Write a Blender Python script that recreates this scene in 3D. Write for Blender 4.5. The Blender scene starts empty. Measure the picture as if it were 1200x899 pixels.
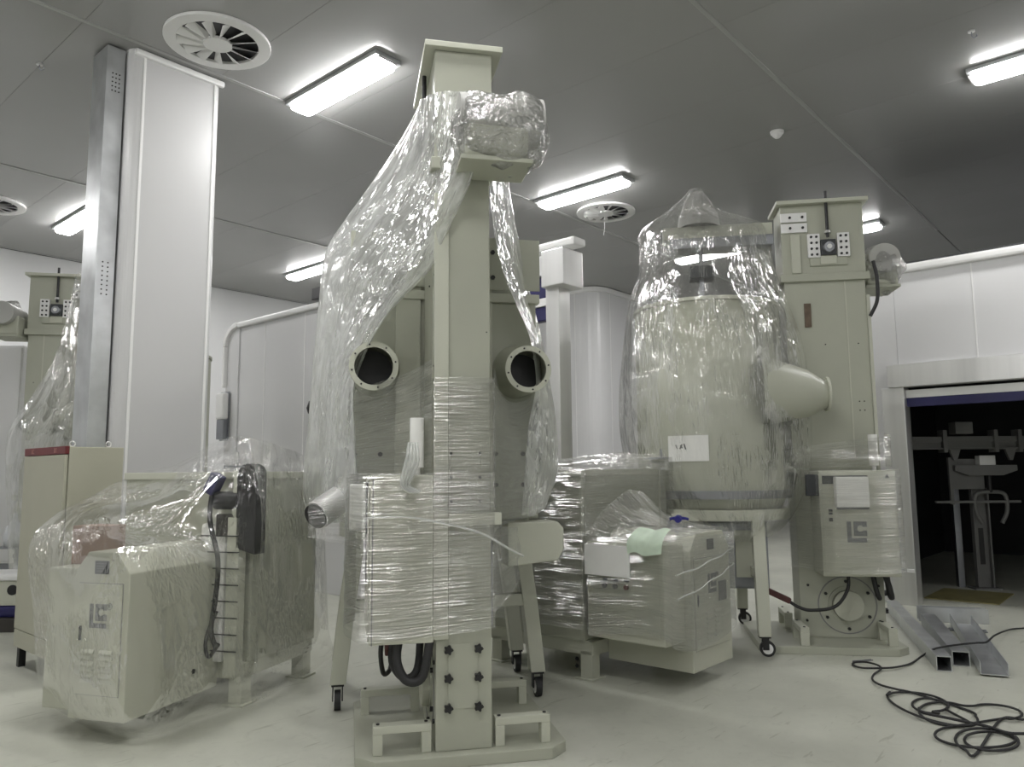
import bpy, bmesh, math, random
from mathutils import Vector, Matrix, noise

# ------------------------------------------------------------------ camera
scene = bpy.context.scene
COL = scene.collection
FPX, PITCH, ROLL, EYE = 900.0, math.radians(6.6), math.radians(-0.5), 1.5
_F = Vector((0, math.cos(PITCH), math.sin(PITCH)))
_R0 = Vector((1, 0, 0)); _U0 = _R0.cross(_F)
_R = _R0 * math.cos(ROLL) + _U0 * math.sin(ROLL)
_U = -_R0 * math.sin(ROLL) + _U0 * math.cos(ROLL)
cam_data = bpy.data.cameras.new('camera')
cam_data.sensor_width = 36; cam_data.sensor_fit = 'HORIZONTAL'
cam_data.lens = 36 * FPX / 1200
cam_data.clip_end = 200
cam = bpy.data.objects.new('camera', cam_data); COL.objects.link(cam)
m = Matrix((_R, _U, -_F)).transposed().to_4x4(); m.translation = (0, 0, EYE)
cam.matrix_world = m
scene.camera = cam

# ------------------------------------------------------------------ world, exposure
world = bpy.data.worlds.new('world'); scene.world = world; world.use_nodes = True
world.node_tree.nodes['Background'].inputs[0].default_value = (0.6, 0.62, 0.65, 1)
world.node_tree.nodes['Background'].inputs[1].default_value = 0.02
scene.view_settings.view_transform = 'Standard'
scene.view_settings.look = 'None'
scene.view_settings.gamma = 1.0
scene.view_settings.use_curve_mapping = False
scene.view_settings.exposure = 1.35
LAMP_STRENGTH = 22.0
scene.cycles.transparent_max_bounces = 24
scene.cycles.max_bounces = 8

# room axes: A runs towards the booth with the doorway, B towards the back wall
YAW = math.radians(41.2)
EA = Vector((math.sin(YAW), math.cos(YAW), 0)); EB = Vector((-math.cos(YAW), math.sin(YAW), 0))
ROOM_RZ = math.atan2(EA.y, EA.x)           # rotation of a frame whose x axis is EA
CEIL = 5.5
def rm(a, b, z=0.0): return EA * a + EB * b + Vector((0, 0, z))
def at(px, py, y):                          # measured point at distance y ahead of the camera
    d = _R * (px - 600) - _U * (py - 449.5) + _F * FPX
    return Vector((0, 0, EYE)) + d * (y / d.y)
def on_floor(px, py, z=0.0):
    d = _R * (px - 600) - _U * (py - 449.5) + _F * FPX
    return Vector((0, 0, EYE)) + d * ((z - EYE) / d.z)

# ------------------------------------------------------------------ materials
MATS = {}
def nt_new(name):
    mt = bpy.data.materials.new(name); mt.use_nodes = True
    nt = mt.node_tree; nt.nodes.clear()
    out = nt.nodes.new('ShaderNodeOutputMaterial')
    MATS[name] = mt
    return mt, nt, out
def N(nt, typ, **kw):
    n = nt.nodes.new(typ)
    for k, v in kw.items():
        if k in n.inputs.keys(): n.inputs[k].default_value = v
        else: setattr(n, k, v)
    return n
def pm(name, col, rough=0.5, metal=0.0, var=0.06, vscale=3.0, bump=0.0, bscale=40.0, stretch=(1, 1, 1), rvar=0.0, spec=0.5):
    mt, nt, out = nt_new(name)
    p = N(nt, 'ShaderNodeBsdfPrincipled'); L = nt.links.new
    p.inputs['Roughness'].default_value = rough; p.inputs['Metallic'].default_value = metal
    p.inputs['Specular IOR Level'].default_value = spec
    tc = N(nt, 'ShaderNodeTexCoord'); mp = N(nt, 'ShaderNodeMapping'); mp.inputs['Scale'].default_value = stretch
    L(tc.outputs['Object'], mp.inputs['Vector'])
    nz = N(nt, 'ShaderNodeTexNoise'); nz.inputs['Scale'].default_value = vscale; nz.inputs['Detail'].default_value = 4
    L(mp.outputs[0], nz.inputs['Vector'])
    cr = N(nt, 'ShaderNodeValToRGB')
    cr.color_ramp.elements[0].position = .3; cr.color_ramp.elements[1].position = .7
    cr.color_ramp.elements[0].color = (*[c * (1 - var) for c in col], 1)
    cr.color_ramp.elements[1].color = (*[min(1, c * (1 + var)) for c in col], 1)
    L(nz.outputs['Fac'], cr.inputs[0]); L(cr.outputs[0], p.inputs['Base Color'])
    if rvar:
        mr = N(nt, 'ShaderNodeMapRange'); mr.inputs['To Min'].default_value = rough - rvar; mr.inputs['To Max'].default_value = rough + rvar
        L(nz.outputs['Fac'], mr.inputs['Value']); L(mr.outputs[0], p.inputs['Roughness'])
    if bump:
        n2 = N(nt, 'ShaderNodeTexNoise'); n2.inputs['Scale'].default_value = bscale; n2.inputs['Detail'].default_value = 3
        L(mp.outputs[0], n2.inputs['Vector'])
        b = N(nt, 'ShaderNodeBump'); b.inputs['Strength'].default_value = bump; b.inputs['Distance'].default_value = .01
        L(n2.outputs['Fac'], b.inputs['Height']); L(b.outputs[0], p.inputs['Normal'])
    L(p.outputs[0], out.inputs[0])
    return mt
def emit(name, col, strength):
    mt, nt, out = nt_new(name)
    e = N(nt, 'ShaderNodeEmission'); e.inputs[0].default_value = (*col, 1); e.inputs[1].default_value = strength
    nt.links.new(e.outputs[0], out.inputs[0]); return mt
def film(name, milk, gloss, su, sv, bump=.6, tint=(.9, .92, .9), rough=.12, spark=14.0, dist=.02, calm=.12, mscale=2.2, fres=.45):
    """thin polythene: see-through, with a white haze and a crinkled gloss (uv in metres)"""
    mt, nt, out = nt_new(name); L = nt.links.new
    tc = N(nt, 'ShaderNodeTexCoord'); mp = N(nt, 'ShaderNodeMapping'); mp.inputs['Scale'].default_value = (su, sv, 1)
    L(tc.outputs['UV'], mp.inputs['Vector'])
    n1 = N(nt, 'ShaderNodeTexNoise'); n1.inputs['Scale'].default_value = 4; n1.inputs['Detail'].default_value = 5; n1.inputs['Distortion'].default_value = .8
    L(mp.outputs[0], n1.inputs['Vector'])
    vo = N(nt, 'ShaderNodeTexVoronoi'); vo.feature = 'DISTANCE_TO_EDGE'; vo.inputs['Scale'].default_value = spark
    mixv = N(nt, 'ShaderNodeMixRGB'); mixv.inputs[0].default_value = .12
    L(mp.outputs[0], mixv.inputs[1]); L(n1.outputs['Color'], mixv.inputs[2]); L(mixv.outputs[0], vo.inputs['Vector'])
    ad = N(nt, 'ShaderNodeMath'); ad.operation = 'MULTIPLY_ADD'; ad.inputs[1].default_value = 1.1
    L(vo.outputs['Distance'], ad.inputs[0]); L(n1.outputs['Fac'], ad.inputs[2])
    mk = N(nt, 'ShaderNodeTexNoise'); mk.inputs['Scale'].default_value = mscale; mk.inputs['Detail'].default_value = 2
    L(tc.outputs['UV'], mk.inputs['Vector'])
    mm = N(nt, 'ShaderNodeMapRange'); mm.inputs['From Min'].default_value = .46; mm.inputs['From Max'].default_value = .66
    mm.inputs['To Min'].default_value = calm; mm.inputs['To Max'].default_value = 1.0
    L(mk.outputs['Fac'], mm.inputs['Value'])
    hm = N(nt, 'ShaderNodeMath'); hm.operation = 'MULTIPLY'; L(ad.outputs[0], hm.inputs[0]); L(mm.outputs[0], hm.inputs[1])
    bp = N(nt, 'ShaderNodeBump'); bp.inputs['Strength'].default_value = bump; bp.inputs['Distance'].default_value = dist
    L(hm.outputs[0], bp.inputs['Height'])
    tr = N(nt, 'ShaderNodeBsdfTransparent'); tr.inputs[0].default_value = (.97, .97, .96, 1)
    gl = N(nt, 'ShaderNodeBsdfGlossy'); gl.inputs['Color'].default_value = (1, 1, 1, 1); gl.inputs['Roughness'].default_value = rough
    df = N(nt, 'ShaderNodeBsdfDiffuse'); df.inputs[0].default_value = (*tint, 1)
    tl = N(nt, 'ShaderNodeBsdfTranslucent'); tl.inputs[0].default_value = (*tint, 1)
    b2 = N(nt, 'ShaderNodeBump'); b2.inputs['Strength'].default_value = .35; b2.inputs['Distance'].default_value = dist * .4
    L(hm.outputs[0], b2.inputs['Height'])
    L(bp.outputs[0], gl.inputs['Normal']); L(b2.outputs[0], df.inputs['Normal']); L(b2.outputs[0], tl.inputs['Normal'])
    m1 = N(nt, 'ShaderNodeMixShader'); m1.inputs[0].default_value = .5
    L(df.outputs[0], m1.inputs[1]); L(tl.outputs[0], m1.inputs[2])
    # haze varies along creases and thickens where the sheet turns edge on
    lw = N(nt, 'ShaderNodeLayerWeight'); lw.inputs['Blend'].default_value = .35; L(b2.outputs[0], lw.inputs['Normal'])
    mr = N(nt, 'ShaderNodeMapRange'); mr.inputs['From Min'].default_value = .35; mr.inputs['From Max'].default_value = .75
    mr.inputs['To Min'].default_value = milk * .55; mr.inputs['To Max'].default_value = milk * 1.5
    L(n1.outputs['Fac'], mr.inputs['Value'])
    a2 = N(nt, 'ShaderNodeMath'); a2.operation = 'MULTIPLY_ADD'; a2.inputs[1].default_value = milk * 1.2; a2.use_clamp = True
    L(lw.outputs['Facing'], a2.inputs[0]); L(mr.outputs[0], a2.inputs[2])
    m2 = N(nt, 'ShaderNodeMixShader'); L(a2.outputs[0], m2.inputs[0]); L(tr.outputs[0], m2.inputs[1]); L(m1.outputs[0], m2.inputs[2])
    fr = N(nt, 'ShaderNodeFresnel'); fr.inputs['IOR'].default_value = 1.5; L(bp.outputs[0], fr.inputs['Normal'])
    gm = N(nt, 'ShaderNodeMath'); gm.operation = 'MULTIPLY_ADD'; gm.inputs[1].default_value = fres; gm.inputs[2].default_value = gloss; gm.use_clamp = True
    L(fr.outputs[0], gm.inputs[0])
    m3 = N(nt, 'ShaderNodeMixShader'); L(gm.outputs[0], m3.inputs[0]); L(m2.outputs[0], m3.inputs[1]); L(gl.outputs[0], m3.inputs[2])
    L(m3.outputs[0], out.inputs[0])
    return mt

pm('paint', (.41, .42, .345), .42, var=.03, bump=.04, bscale=120)
pm('paint_light', (.51, .52, .435), .42, var=.03, bump=.04, bscale=120)
pm('paint_cabinet', (.50, .507, .42), .42, var=.03, bump=.04, bscale=120)
pm('paint_beige', (.44, .435, .345), .42, var=.03, bump=.04, bscale=120)
pm('steel', (.72, .72, .71), .40, .8, var=.08, vscale=6, stretch=(1, 1, .05), rvar=.06)
pm('steel_dark', (.30, .31, .33), .4, 1.0, var=.1)
pm('galvanised', (.62, .635, .645), .38, .9, var=.12, vscale=5, rvar=.08)
pm('black', (.012, .012, .013), .45, var=.2)
pm('rubber', (.02, .02, .021), .6, var=.2)
pm('grey_print', (.16, .165, .17), .5, var=.05)
pm('dark_plate', (.03, .033, .036), .4, var=.1)
pm('white_wall', (.74, .745, .75), .38, var=.02, vscale=.6)
pm('white_panel', (.66, .66, .665), .32, var=.015, vscale=.6)
pm('pillar_white', (.55, .55, .55), .32, var=.015, vscale=.6)
pm('white_trim', (.8, .8, .79), .35, var=.02)
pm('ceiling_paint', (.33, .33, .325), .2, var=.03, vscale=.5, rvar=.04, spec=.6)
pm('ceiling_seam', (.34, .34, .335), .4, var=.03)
pm('joint', (.22, .22, .22), .6)
pm('hoist_shade', (.17, .17, .165), .5, var=.05)  # hoist grey darkened: the shade inside the booth is put into the colour
pm('paper', (.82, .82, .80), .7, var=.04)
pm('paper_green', (.62, .74, .60), .7, var=.08, vscale=12)
pm('foam', (.84, .84, .81), .8, var=.03)
pm('cardboard', (.30, .20, .15), .75, var=.1)
pm('wood', (.13, .095, .065), .6, var=.2, vscale=20)
pm('red_label', (.15, .022, .025), .45, var=.08)
pm('red_print', (.42, .2, .18), .5)
pm('navy', (.018, .017, .09), .45, var=.15)
pm('blue_glove', (.02, .02, .2), .5, var=.2)
pm('interior_shade', (.035, .036, .038), .7, var=.1)  # near-black colour stands in for the unlit shade inside the booths
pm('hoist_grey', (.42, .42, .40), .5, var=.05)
pm('yellow_plate', (.30, .27, .12), .5, var=.2)
pm('kraft_dark', (.05, .045, .04), .7)
pm('blade_white', (.72, .72, .71), .4, var=.02)
pm('interior_red', (.25, .12, .12), .6)
pm('handle_red', (.09, .03, .028), .6, var=.25, vscale=25)
pm('bottle_clear', (.6, .62, .64), .15, var=.1)
emit('diffuser', (1.0, .99, .98), LAMP_STRENGTH)
# floor: pale epoxy with scuffs, dust and faint trowel marks
def floor_mat():
    mt, nt, out = nt_new('epoxy'); L = nt.links.new
    p = N(nt, 'ShaderNodeBsdfPrincipled'); tc = N(nt, 'ShaderNodeTexCoord')
    n1 = N(nt, 'ShaderNodeTexNoise'); n1.inputs['Scale'].default_value = .9; n1.inputs['Detail'].default_value = 7; n1.inputs['Roughness'].default_value = .65
    L(tc.outputs['Object'], n1.inputs['Vector'])
    cr = N(nt, 'ShaderNodeValToRGB'); e = cr.color_ramp.elements
    e[0].position = .32; e[0].color = (.47, .478, .415, 1); e[1].position = .66; e[1].color = (.60, .608, .53, 1)
    L(n1.outputs['Fac'], cr.inputs[0])
    n2 = N(nt, 'ShaderNodeTexNoise'); n2.inputs['Scale'].default_value = 7; n2.inputs['Detail'].default_value = 8; n2.inputs['Roughness'].default_value = .7; n2.inputs['Distortion'].default_value = 1.2
    L(tc.outputs['Object'], n2.inputs['Vector'])
    c2 = N(nt, 'ShaderNodeValToRGB'); c2.color_ramp.elements[0].position = .28; c2.color_ramp.elements[0].color = (.74, .74, .72, 1); c2.color_ramp.elements[1].position = .46; c2.color_ramp.elements[1].color = (1, 1, 1, 1)
    L(n2.outputs['Fac'], c2.inputs[0])
    mx = N(nt, 'ShaderNodeMixRGB'); mx.blend_type = 'MULTIPLY'; mx.inputs[0].default_value = .6
    L(cr.outputs[0], mx.inputs[1]); L(c2.outputs[0], mx.inputs[2]); L(mx.outputs[0], p.inputs['Base Color'])
    mp = N(nt, 'ShaderNodeMapping'); mp.inputs['Rotation'].default_value = (0, 0, .5); mp.inputs['Scale'].default_value = (1.2, 9, 1)
    L(tc.outputs['Object'], mp.inputs['Vector'])
    n3 = N(nt, 'ShaderNodeTexNoise'); n3.inputs['Scale'].default_value = 2.2; n3.inputs['Detail'].default_value = 3; n3.inputs['Distortion'].default_value = .6
    L(mp.outputs[0], n3.inputs['Vector'])
    c3 = N(nt, 'ShaderNodeValToRGB'); c3.color_ramp.elements[0].position = .66; c3.color_ramp.elements[0].color = (1, 1, 1, 1); c3.color_ramp.elements[1].position = .70; c3.color_ramp.elements[1].color = (.72, .72, .69, 1)
    L(n3.outputs['Fac'], c3.inputs[0])
    mx2 = N(nt, 'ShaderNodeMixRGB'); mx2.blend_type = 'MULTIPLY'; mx2.inputs[0].default_value = .8
    L(mx.outputs[0], mx2.inputs[1]); L(c3.outputs[0], mx2.inputs[2]); L(mx2.outputs[0], p.inputs['Base Color'])
    mr = N(nt, 'ShaderNodeMapRange'); mr.inputs['To Min'].default_value = .26; mr.inputs['To Max'].default_value = .5
    L(n2.outputs['Fac'], mr.inputs['Value']); L(mr.outputs[0], p.inputs['Roughness'])
    b = N(nt, 'ShaderNodeBump'); b.inputs['Strength'].default_value = .05; L(n2.outputs['Fac'], b.inputs['Height']); L(b.outputs[0], p.inputs['Normal'])
    L(p.outputs[0], out.inputs[0])
floor_mat()
film('film_bag', .06, .04, 3.6, .55, 1.0, spark=12, dist=.03, mscale=3)
film('film_milky', .55, .05, 2.2, 1.0, 1.0, spark=12, fres=.5, calm=.2, dist=.022, mscale=3)
film('film_thin', .02, .02, 2.6, 1.4, 1.0, spark=12, calm=.03, fres=.32, dist=.03, mscale=3)
film('film_stretch', .08, .12, .4, 9.0, 1.0, spark=7, calm=.6, fres=.5, dist=.045, rough=.18, mscale=4)
film('film_motor', .14, .16, 4, 4, 1.0, spark=7, dist=.03, calm=.5, fres=.8)

# ------------------------------------------------------------------ mesh helpers
class MB:
    def __init__(s): s.v = []; s.f = []; s.sm = []; s.M = None
    def add(s, vs, fs, smooth=False):
        o = len(s.v)
        s.v += [(s.M @ Vector(v)) if s.M else Vector(v) for v in vs]
        s.f += [tuple(i + o for i in f) for f in fs]; s.sm += [smooth] * len(fs); return s
    def box(s, x0, x1, y0, y1, z0, z1):
        vs = [(x, y, z) for z in (z0, z1) for y in (y0, y1) for x in (x0, x1)]
        return s.add(vs, [(0, 2, 3, 1), (4, 5, 7, 6), (0, 1, 5, 4), (2, 6, 7, 3), (0, 4, 6, 2), (1, 3, 7, 5)])
    def cyl(s, p0, p1, r0, r1=None, n=24, caps=True):
        p0 = Vector(p0); p1 = Vector(p1); r1 = r0 if r1 is None else r1
        d = (p1 - p0).normalized(); t = Vector((0, 0, 1)) if abs(d.z) < .9 else Vector((1, 0, 0))
        u = d.cross(t).normalized(); w = d.cross(u)
        ring = lambda p, r: [p + (u * math.cos(2 * math.pi * k / n) + w * math.sin(2 * math.pi * k / n)) * r for k in range(n)]
        a = ring(p0, r0); b = ring(p1, r1)
        s.add(a + b, [(k, (k + 1) % n, n + (k + 1) % n, n + k) for k in range(n)], True)
        if caps:
            s.add(a, [tuple(range(n))[::-1]]); s.add(b, [tuple(range(n))])
        return s
    def ring(s, c, axis, r0, r1, th, n=28):           # flat washer of thickness th along axis
        c = Vector(c); d = Vector(axis).normalized(); t = Vector((0, 0, 1)) if abs(d.z) < .9 else Vector((1, 0, 0))
        u = d.cross(t).normalized(); w = d.cross(u); vs = []
        for h in (0, th):
            for r in (r0, r1):
                vs += [c + d * h + (u * math.cos(2 * math.pi * k / n) + w * math.sin(2 * math.pi * k / n)) * r for k in range(n)]
        q = []
        for k in range(n):
            j = (k + 1) % n
            q += [(k, n + k, n + j, j), (2 * n + k, 2 * n + j, 3 * n + j, 3 * n + k), (k, j, 2 * n + j, 2 * n + k), (n + k, 3 * n + k, 3 * n + j, n + j)]
        return s.add(vs, q)
    def tube(s, pts, r, n=8, closed=False):
        pts = [Vector(p) for p in pts]; m_ = len(pts); vs = []
        up = Vector((.13, .21, 1)).normalized()
        for i, p in enumerate(pts):
            a = pts[max(i - 1, 0)]; b = pts[min(i + 1, m_ - 1)]
            d = (b - a)
            d = d.normalized() if d.length > 1e-7 else Vector((1, 0, 0))
            u = d.cross(up)
            u = u.normalized() if u.length > 1e-4 else d.cross(Vector((1, 0, 0))).normalized()
            w = d.cross(u)
            vs += [p + (u * math.cos(2 * math.pi * k / n) + w * math.sin(2 * math.pi * k / n)) * r for k in range(n)]
        fs = [(i * n + k, i * n + (k + 1) % n, (i + 1) * n + (k + 1) % n, (i + 1) * n + k) for i in range(m_ - 1) for k in range(n)]
        s.add(vs, fs, True)
        s.add(vs[:n], [tuple(range(n))[::-1]]); s.add(vs[-n:], [tuple(range(n))])
        return s
    def prism(s, poly, lo, hi, axis='z'):
        def mk(p, h): return {'z': (p[0], p[1], h), 'y': (p[0], h, p[1]), 'x': (h, p[0], p[1])}[axis]
        n = len(poly); vs = [mk(p, lo) for p in poly] + [mk(p, hi) for p in poly]
        fs = [tuple(range(n))[::-1], tuple(range(n, 2 * n))] + [(k, (k + 1) % n, n + (k + 1) % n, n + k) for k in range(n)]
        return s.add(vs, fs)
    def lathe(s, prof, c=(0, 0, 0), n=32, a0=0, a1=2 * math.pi):
        vs = []; full = abs(a1 - a0 - 2 * math.pi) < 1e-6; k_ = n if full else n + 1
        for r, z in prof:
            vs += [(c[0] + r * math.cos(a0 + (a1 - a0) * k / n), c[1] + r * math.sin(a0 + (a1 - a0) * k / n), c[2] + z) for k in range(k_)]
        fs = [(i * k_ + k, i * k_ + (k + 1) % k_, (i + 1) * k_ + (k + 1) % k_, (i + 1) * k_ + k) for i in range(len(prof) - 1) for k in range(n if full else n)]
        return s.add(vs, fs, True)
    def mesh(s, name, mat, bevel=0.0):
        me = bpy.data.meshes.new(name); me.from_pydata([tuple(v) for v in s.v], [], s.f)
        me.polygons.foreach_set('use_smooth', s.sm)
        bm = bmesh.new(); bm.from_mesh(me)
        bmesh.ops.recalc_face_normals(bm, faces=bm.faces)
        if bevel:
            ed = [e for e in bm.edges if len(e.link_faces) == 2 and not (e.link_faces[0].smooth or e.link_faces[1].smooth) and e.calc_face_angle(0) > .5]
            if ed: bmesh.ops.bevel(bm, geom=ed, offset=bevel, segments=2, affect='EDGES', clamp_overlap=True, profile=.6)
        bm.to_mesh(me); bm.free()
        me.materials.append(MATS[mat]); return me
    def build(s, name, mat, parent=None, bevel=0.0, loc=None, rz=None):
        return link(name, s.mesh(name, mat, bevel), parent, loc, rz)
def link(name, me, parent=None, loc=None, rz=None):
    o = bpy.data.objects.new(name, me); COL.objects.link(o)
    if parent: o.parent = parent
    if loc is not None: o.location = loc
    if rz is not None: o.rotation_euler = (0, 0, rz)
    return o
def tag(o, label, cat, group=None, kind=None):
    o['label'] = label; o['category'] = cat
    if group: o['group'] = group
    if kind: o['kind'] = kind
    return o
def thing(name, label, cat, loc=(0, 0, 0), rz=0.0, group=None):
    return tag(link(name, None, None, loc, rz), label, cat, group)
def struct(o): o['kind'] = 'structure'; return o
def B(*a): return MB().box(*a)
def cr_spline(pts, n):
    """Catmull-Rom through 3-D points, n samples"""
    P = [Vector(p) for p in pts]
    if len(P) == 2: return [P[0].lerp(P[1], i / (n - 1)) for i in range(n)]
    Q = [P[0] * 2 - P[1]] + P + [P[-1] * 2 - P[-2]]; out = []
    for i in range(n):
        t = i / (n - 1) * (len(P) - 1); k = min(int(t), len(P) - 2); t -= k
        a, b, c, d = Q[k:k + 4]
        out.append(.5 * ((2 * b) + (c - a) * t + (2 * a - 5 * b + 4 * c - d) * t * t + (3 * b - a - 3 * c + d) * t ** 3))
    return out
def sheet(name, rows, nu, nv, mat, amp=.012, fu=6.0, fv=1.2, seed=0, parent=None, closed=False, fine=.3):
    """plastic sheet lofted through rows of points, with folds; fu, fv are fold frequencies per metre"""
    rr = [cr_spline(r, nu) for r in rows]
    cols = [cr_spline([r[i] for r in rr], nv) for i in range(nu)]
    G = [[cols[i][j] for i in range(nu)] for j in range(nv)]
    mid = G[nv // 2]; um = [0.0]
    for i in range(1, nu): um.append(um[-1] + max((G[j][i] - G[j][i - 1]).length for j in (nv // 4, nv // 2, 3 * nv // 4)))
    vm = [0.0]
    for j in range(1, nv): vm.append(vm[-1] + max((G[j][i] - G[j - 1][i]).length for i in (nu // 4, nu // 2, 3 * nu // 4)))
    D = []
    for j in range(nv):
        for i in range(nu):
            i0, i1, j0, j1 = max(i - 1, 0), min(i + 1, nu - 1), max(j - 1, 0), min(j + 1, nv - 1)
            nrm = (G[j][i1] - G[j][i0]).cross(G[j1][i] - G[j0][i])
            nrm = nrm.normalized() if nrm.length > 1e-9 else Vector((0, -1, 0))
            u, v = um[i], vm[j]
            q = noise.noise((u * fu + seed * 7.3, v * fv, seed)) + fine * noise.noise((u * fu * 3.1, v * fv * 2.7 + seed, seed * 2.0 + 5)) 
            rd = 1 - abs(noise.noise((u * fu * .8 + 3 + seed, v * fv * .8, seed + 9.0))) * 2
            D.append(G[j][i] + nrm * amp * (q + .6 * rd))
    me = bpy.data.meshes.new(name)
    me.from_pydata([tuple(p) for p in D], [], [(j * nu + i, j * nu + i + 1, (j + 1) * nu + i + 1, (j + 1) * nu + i) for j in range(nv - 1) for i in range(nu - 1)])
    uvl = me.uv_layers.new(name='uv')
    uv = []
    for p in me.polygons:
        for vi in p.vertices: uv += [um[vi % nu] + seed * 1.7, vm[vi // nu]]
    uvl.data.foreach_set('uv', uv)
    me.polygons.foreach_set('use_smooth', [True] * len(me.polygons))
    me.materials.append(MATS[mat])
    return link(name, me, parent)
BOLT = {}
def bolts(parent, pts, axis, r=.012, h=.010, mat='black', name='bolt', n=6):
    key = (r, h, mat, axis, n)
    if key not in BOLT:
        a = {'x': (1, 0, 0), '-x': (-1, 0, 0), 'y': (0, 1, 0), '-y': (0, -1, 0), 'z': (0, 0, 1)}[axis]
        BOLT[key] = MB().cyl((0, 0, 0), Vector(a) * h, r, n=n).mesh(name, mat)
    for p in pts: link(name, BOLT[key], parent, p)
def text_mesh(txt, size, mat, ext=.001):
    cu = bpy.data.curves.new('lettering', 'FONT'); cu.body = txt; cu.size = size; cu.extrude = ext; cu.align_x = 'CENTER'; cu.align_y = 'CENTER'
    o = bpy.data.objects.new('lettering', cu); COL.objects.link(o)
    me = bpy.data.meshes.new_from_object(o.evaluated_get(bpy.context.evaluated_depsgraph_get()))
    bpy.data.objects.remove(o); me.materials.clear(); me.materials.append(MATS[mat]); return me
def logo_mesh(s, mat='grey_print', th=.002):
    """block emblem in the xz plane, centred, height s: an L embracing a square with a keyhole notch"""
    mb = MB(); u = s / 10.0
    mb.prism([(-4.6 * u, 5 * u), (-4.6 * u, -5 * u), (4.4 * u, -5 * u), (4.4 * u, -3 * u), (-2.6 * u, -3 * u), (-2.6 * u, 5 * u)], -th, 0, 'y')
    pts = [(-1.5 * u, 5 * u), (-1.5 * u, -2 * u), (4.6 * u, -2 * u), (4.6 * u, .75 * u)]
    cx, cz, r = 1.6 * u, 1.6 * u, 1.5 * u
    a0 = math.asin(.85 * u / r)
    arc = [(cx + r * math.cos(-a0 - (2 * math.pi - 2 * a0) * k / 14), cz + r * math.sin(-a0 - (2 * math.pi - 2 * a0) * k / 14)) for k in range(15)]
    pts += arc + [(4.6 * u, 2.45 * u), (4.6 * u, 5 * u)]
    mb.prism(pts, -th, 0, 'y')
    return mb.mesh('emblem', mat)

# ------------------------------------------------------------------ the hall
def rbox(name, mat, a0, a1, b0, b1, z0, z1, bevel=0.0, parent=None):
    mb = MB(); mb.box(a0, a1, b0, b1, z0, z1)
    o = mb.build(name, mat, parent, bevel)
    if parent is None: o.rotation_euler = (0, 0, ROOM_RZ)
    return o
A0, A1, B0, B1 = -5.0, 22.0, -7.0, 15.4
struct(rbox('floor', 'epoxy', A0, A1, B0, B1, -.1, 0))
struct(rbox('wall_back', 'white_wall', A0, A1, B1, B1 + .15, 0, CEIL))
struct(rbox('wall_left', 'white_wall', A0 - .15, A0, B0, B1, 0, CEIL))
struct(rbox('wall_right', 'white_wall', A1, A1 + .15, B0, B1, 0, CEIL))
struct(rbox('wall_front', 'white_wall', A0, A1, B0 - .15, B0, 0, CEIL))
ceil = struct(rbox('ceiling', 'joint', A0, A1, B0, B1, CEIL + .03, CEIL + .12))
BS = [-5.43, -1.28, 2.87, 7.02, 11.17, 15.32]       # joints that run along the hall
AS = [2.32 + 1.283 * k for k in range(-5, 16)]
pan = {}
for j in range(len(BS) - 1):
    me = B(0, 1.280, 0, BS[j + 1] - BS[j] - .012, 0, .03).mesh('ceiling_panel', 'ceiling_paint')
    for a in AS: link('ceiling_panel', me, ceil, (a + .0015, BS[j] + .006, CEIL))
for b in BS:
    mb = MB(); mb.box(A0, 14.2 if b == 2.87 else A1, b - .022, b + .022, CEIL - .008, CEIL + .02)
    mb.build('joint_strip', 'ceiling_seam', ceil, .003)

# ---- booth with the wide doorway
bo = struct(rbox('wall_booth', 'white_panel', 9.5, 9.62, 2.42, 3.6, 0, 3.79, .01))
w2 = struct(rbox('wall_booth_upper', 'white_panel', 9.5, 9.62, -5.0, 2.42, 2.62, 3.79, .01))
struct(rbox('trim_1', 'white_trim', 9.44, 9.66, -5.0, 3.62, 3.74, 3.84, .03))
for bb in (1.62, .44):
    MB().box(9.494, 9.501, bb - .006, bb + .006, 2.66, 3.74).build('panel_joint', 'white_trim', w2)
struct(rbox('wall_booth_side', 'interior_shade', 9.62, 16, 3.5, 3.62, 0, 3.79))
struct(rbox('wall_booth_far', 'interior_shade', 16, 16.1, -5.0, 3.62, 0, 3.79))
struct(rbox('wall_booth_end', 'interior_shade', 9.5, 16.1, -5.1, -5.0, 0, 3.79))
struct(rbox('ceiling_booth', 'interior_shade', 9.55, 16.1, -5.0, 3.62, 3.79, 3.88))
fr = rbox('door_1', 'steel', 9.40, 9.56, -5.0, 2.52, 2.42, 2.68, .008); struct(fr)
mb = MB(); mb.box(9.42, 9.64, 2.36, 2.60, 0, 2.42); mb.build('door_post', 'steel', fr, .01)
mb = MB(); mb.box(9.405, 9.42, 2.37, 2.45, .36, .40); mb.build('door_sensor', 'white_trim', fr, .003)
mb = MB(); mb.box(9.50, 9.56, -5.0, 2.36, 2.30, 2.39); mb.build('curtain_bar', 'white_trim', fr, .004)
mb = MB(); mb.box(9.51, 9.55, -5.0, 2.36, 2.20, 2.30); mb.build('roll_curtain', 'navy', fr, .004)

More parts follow.
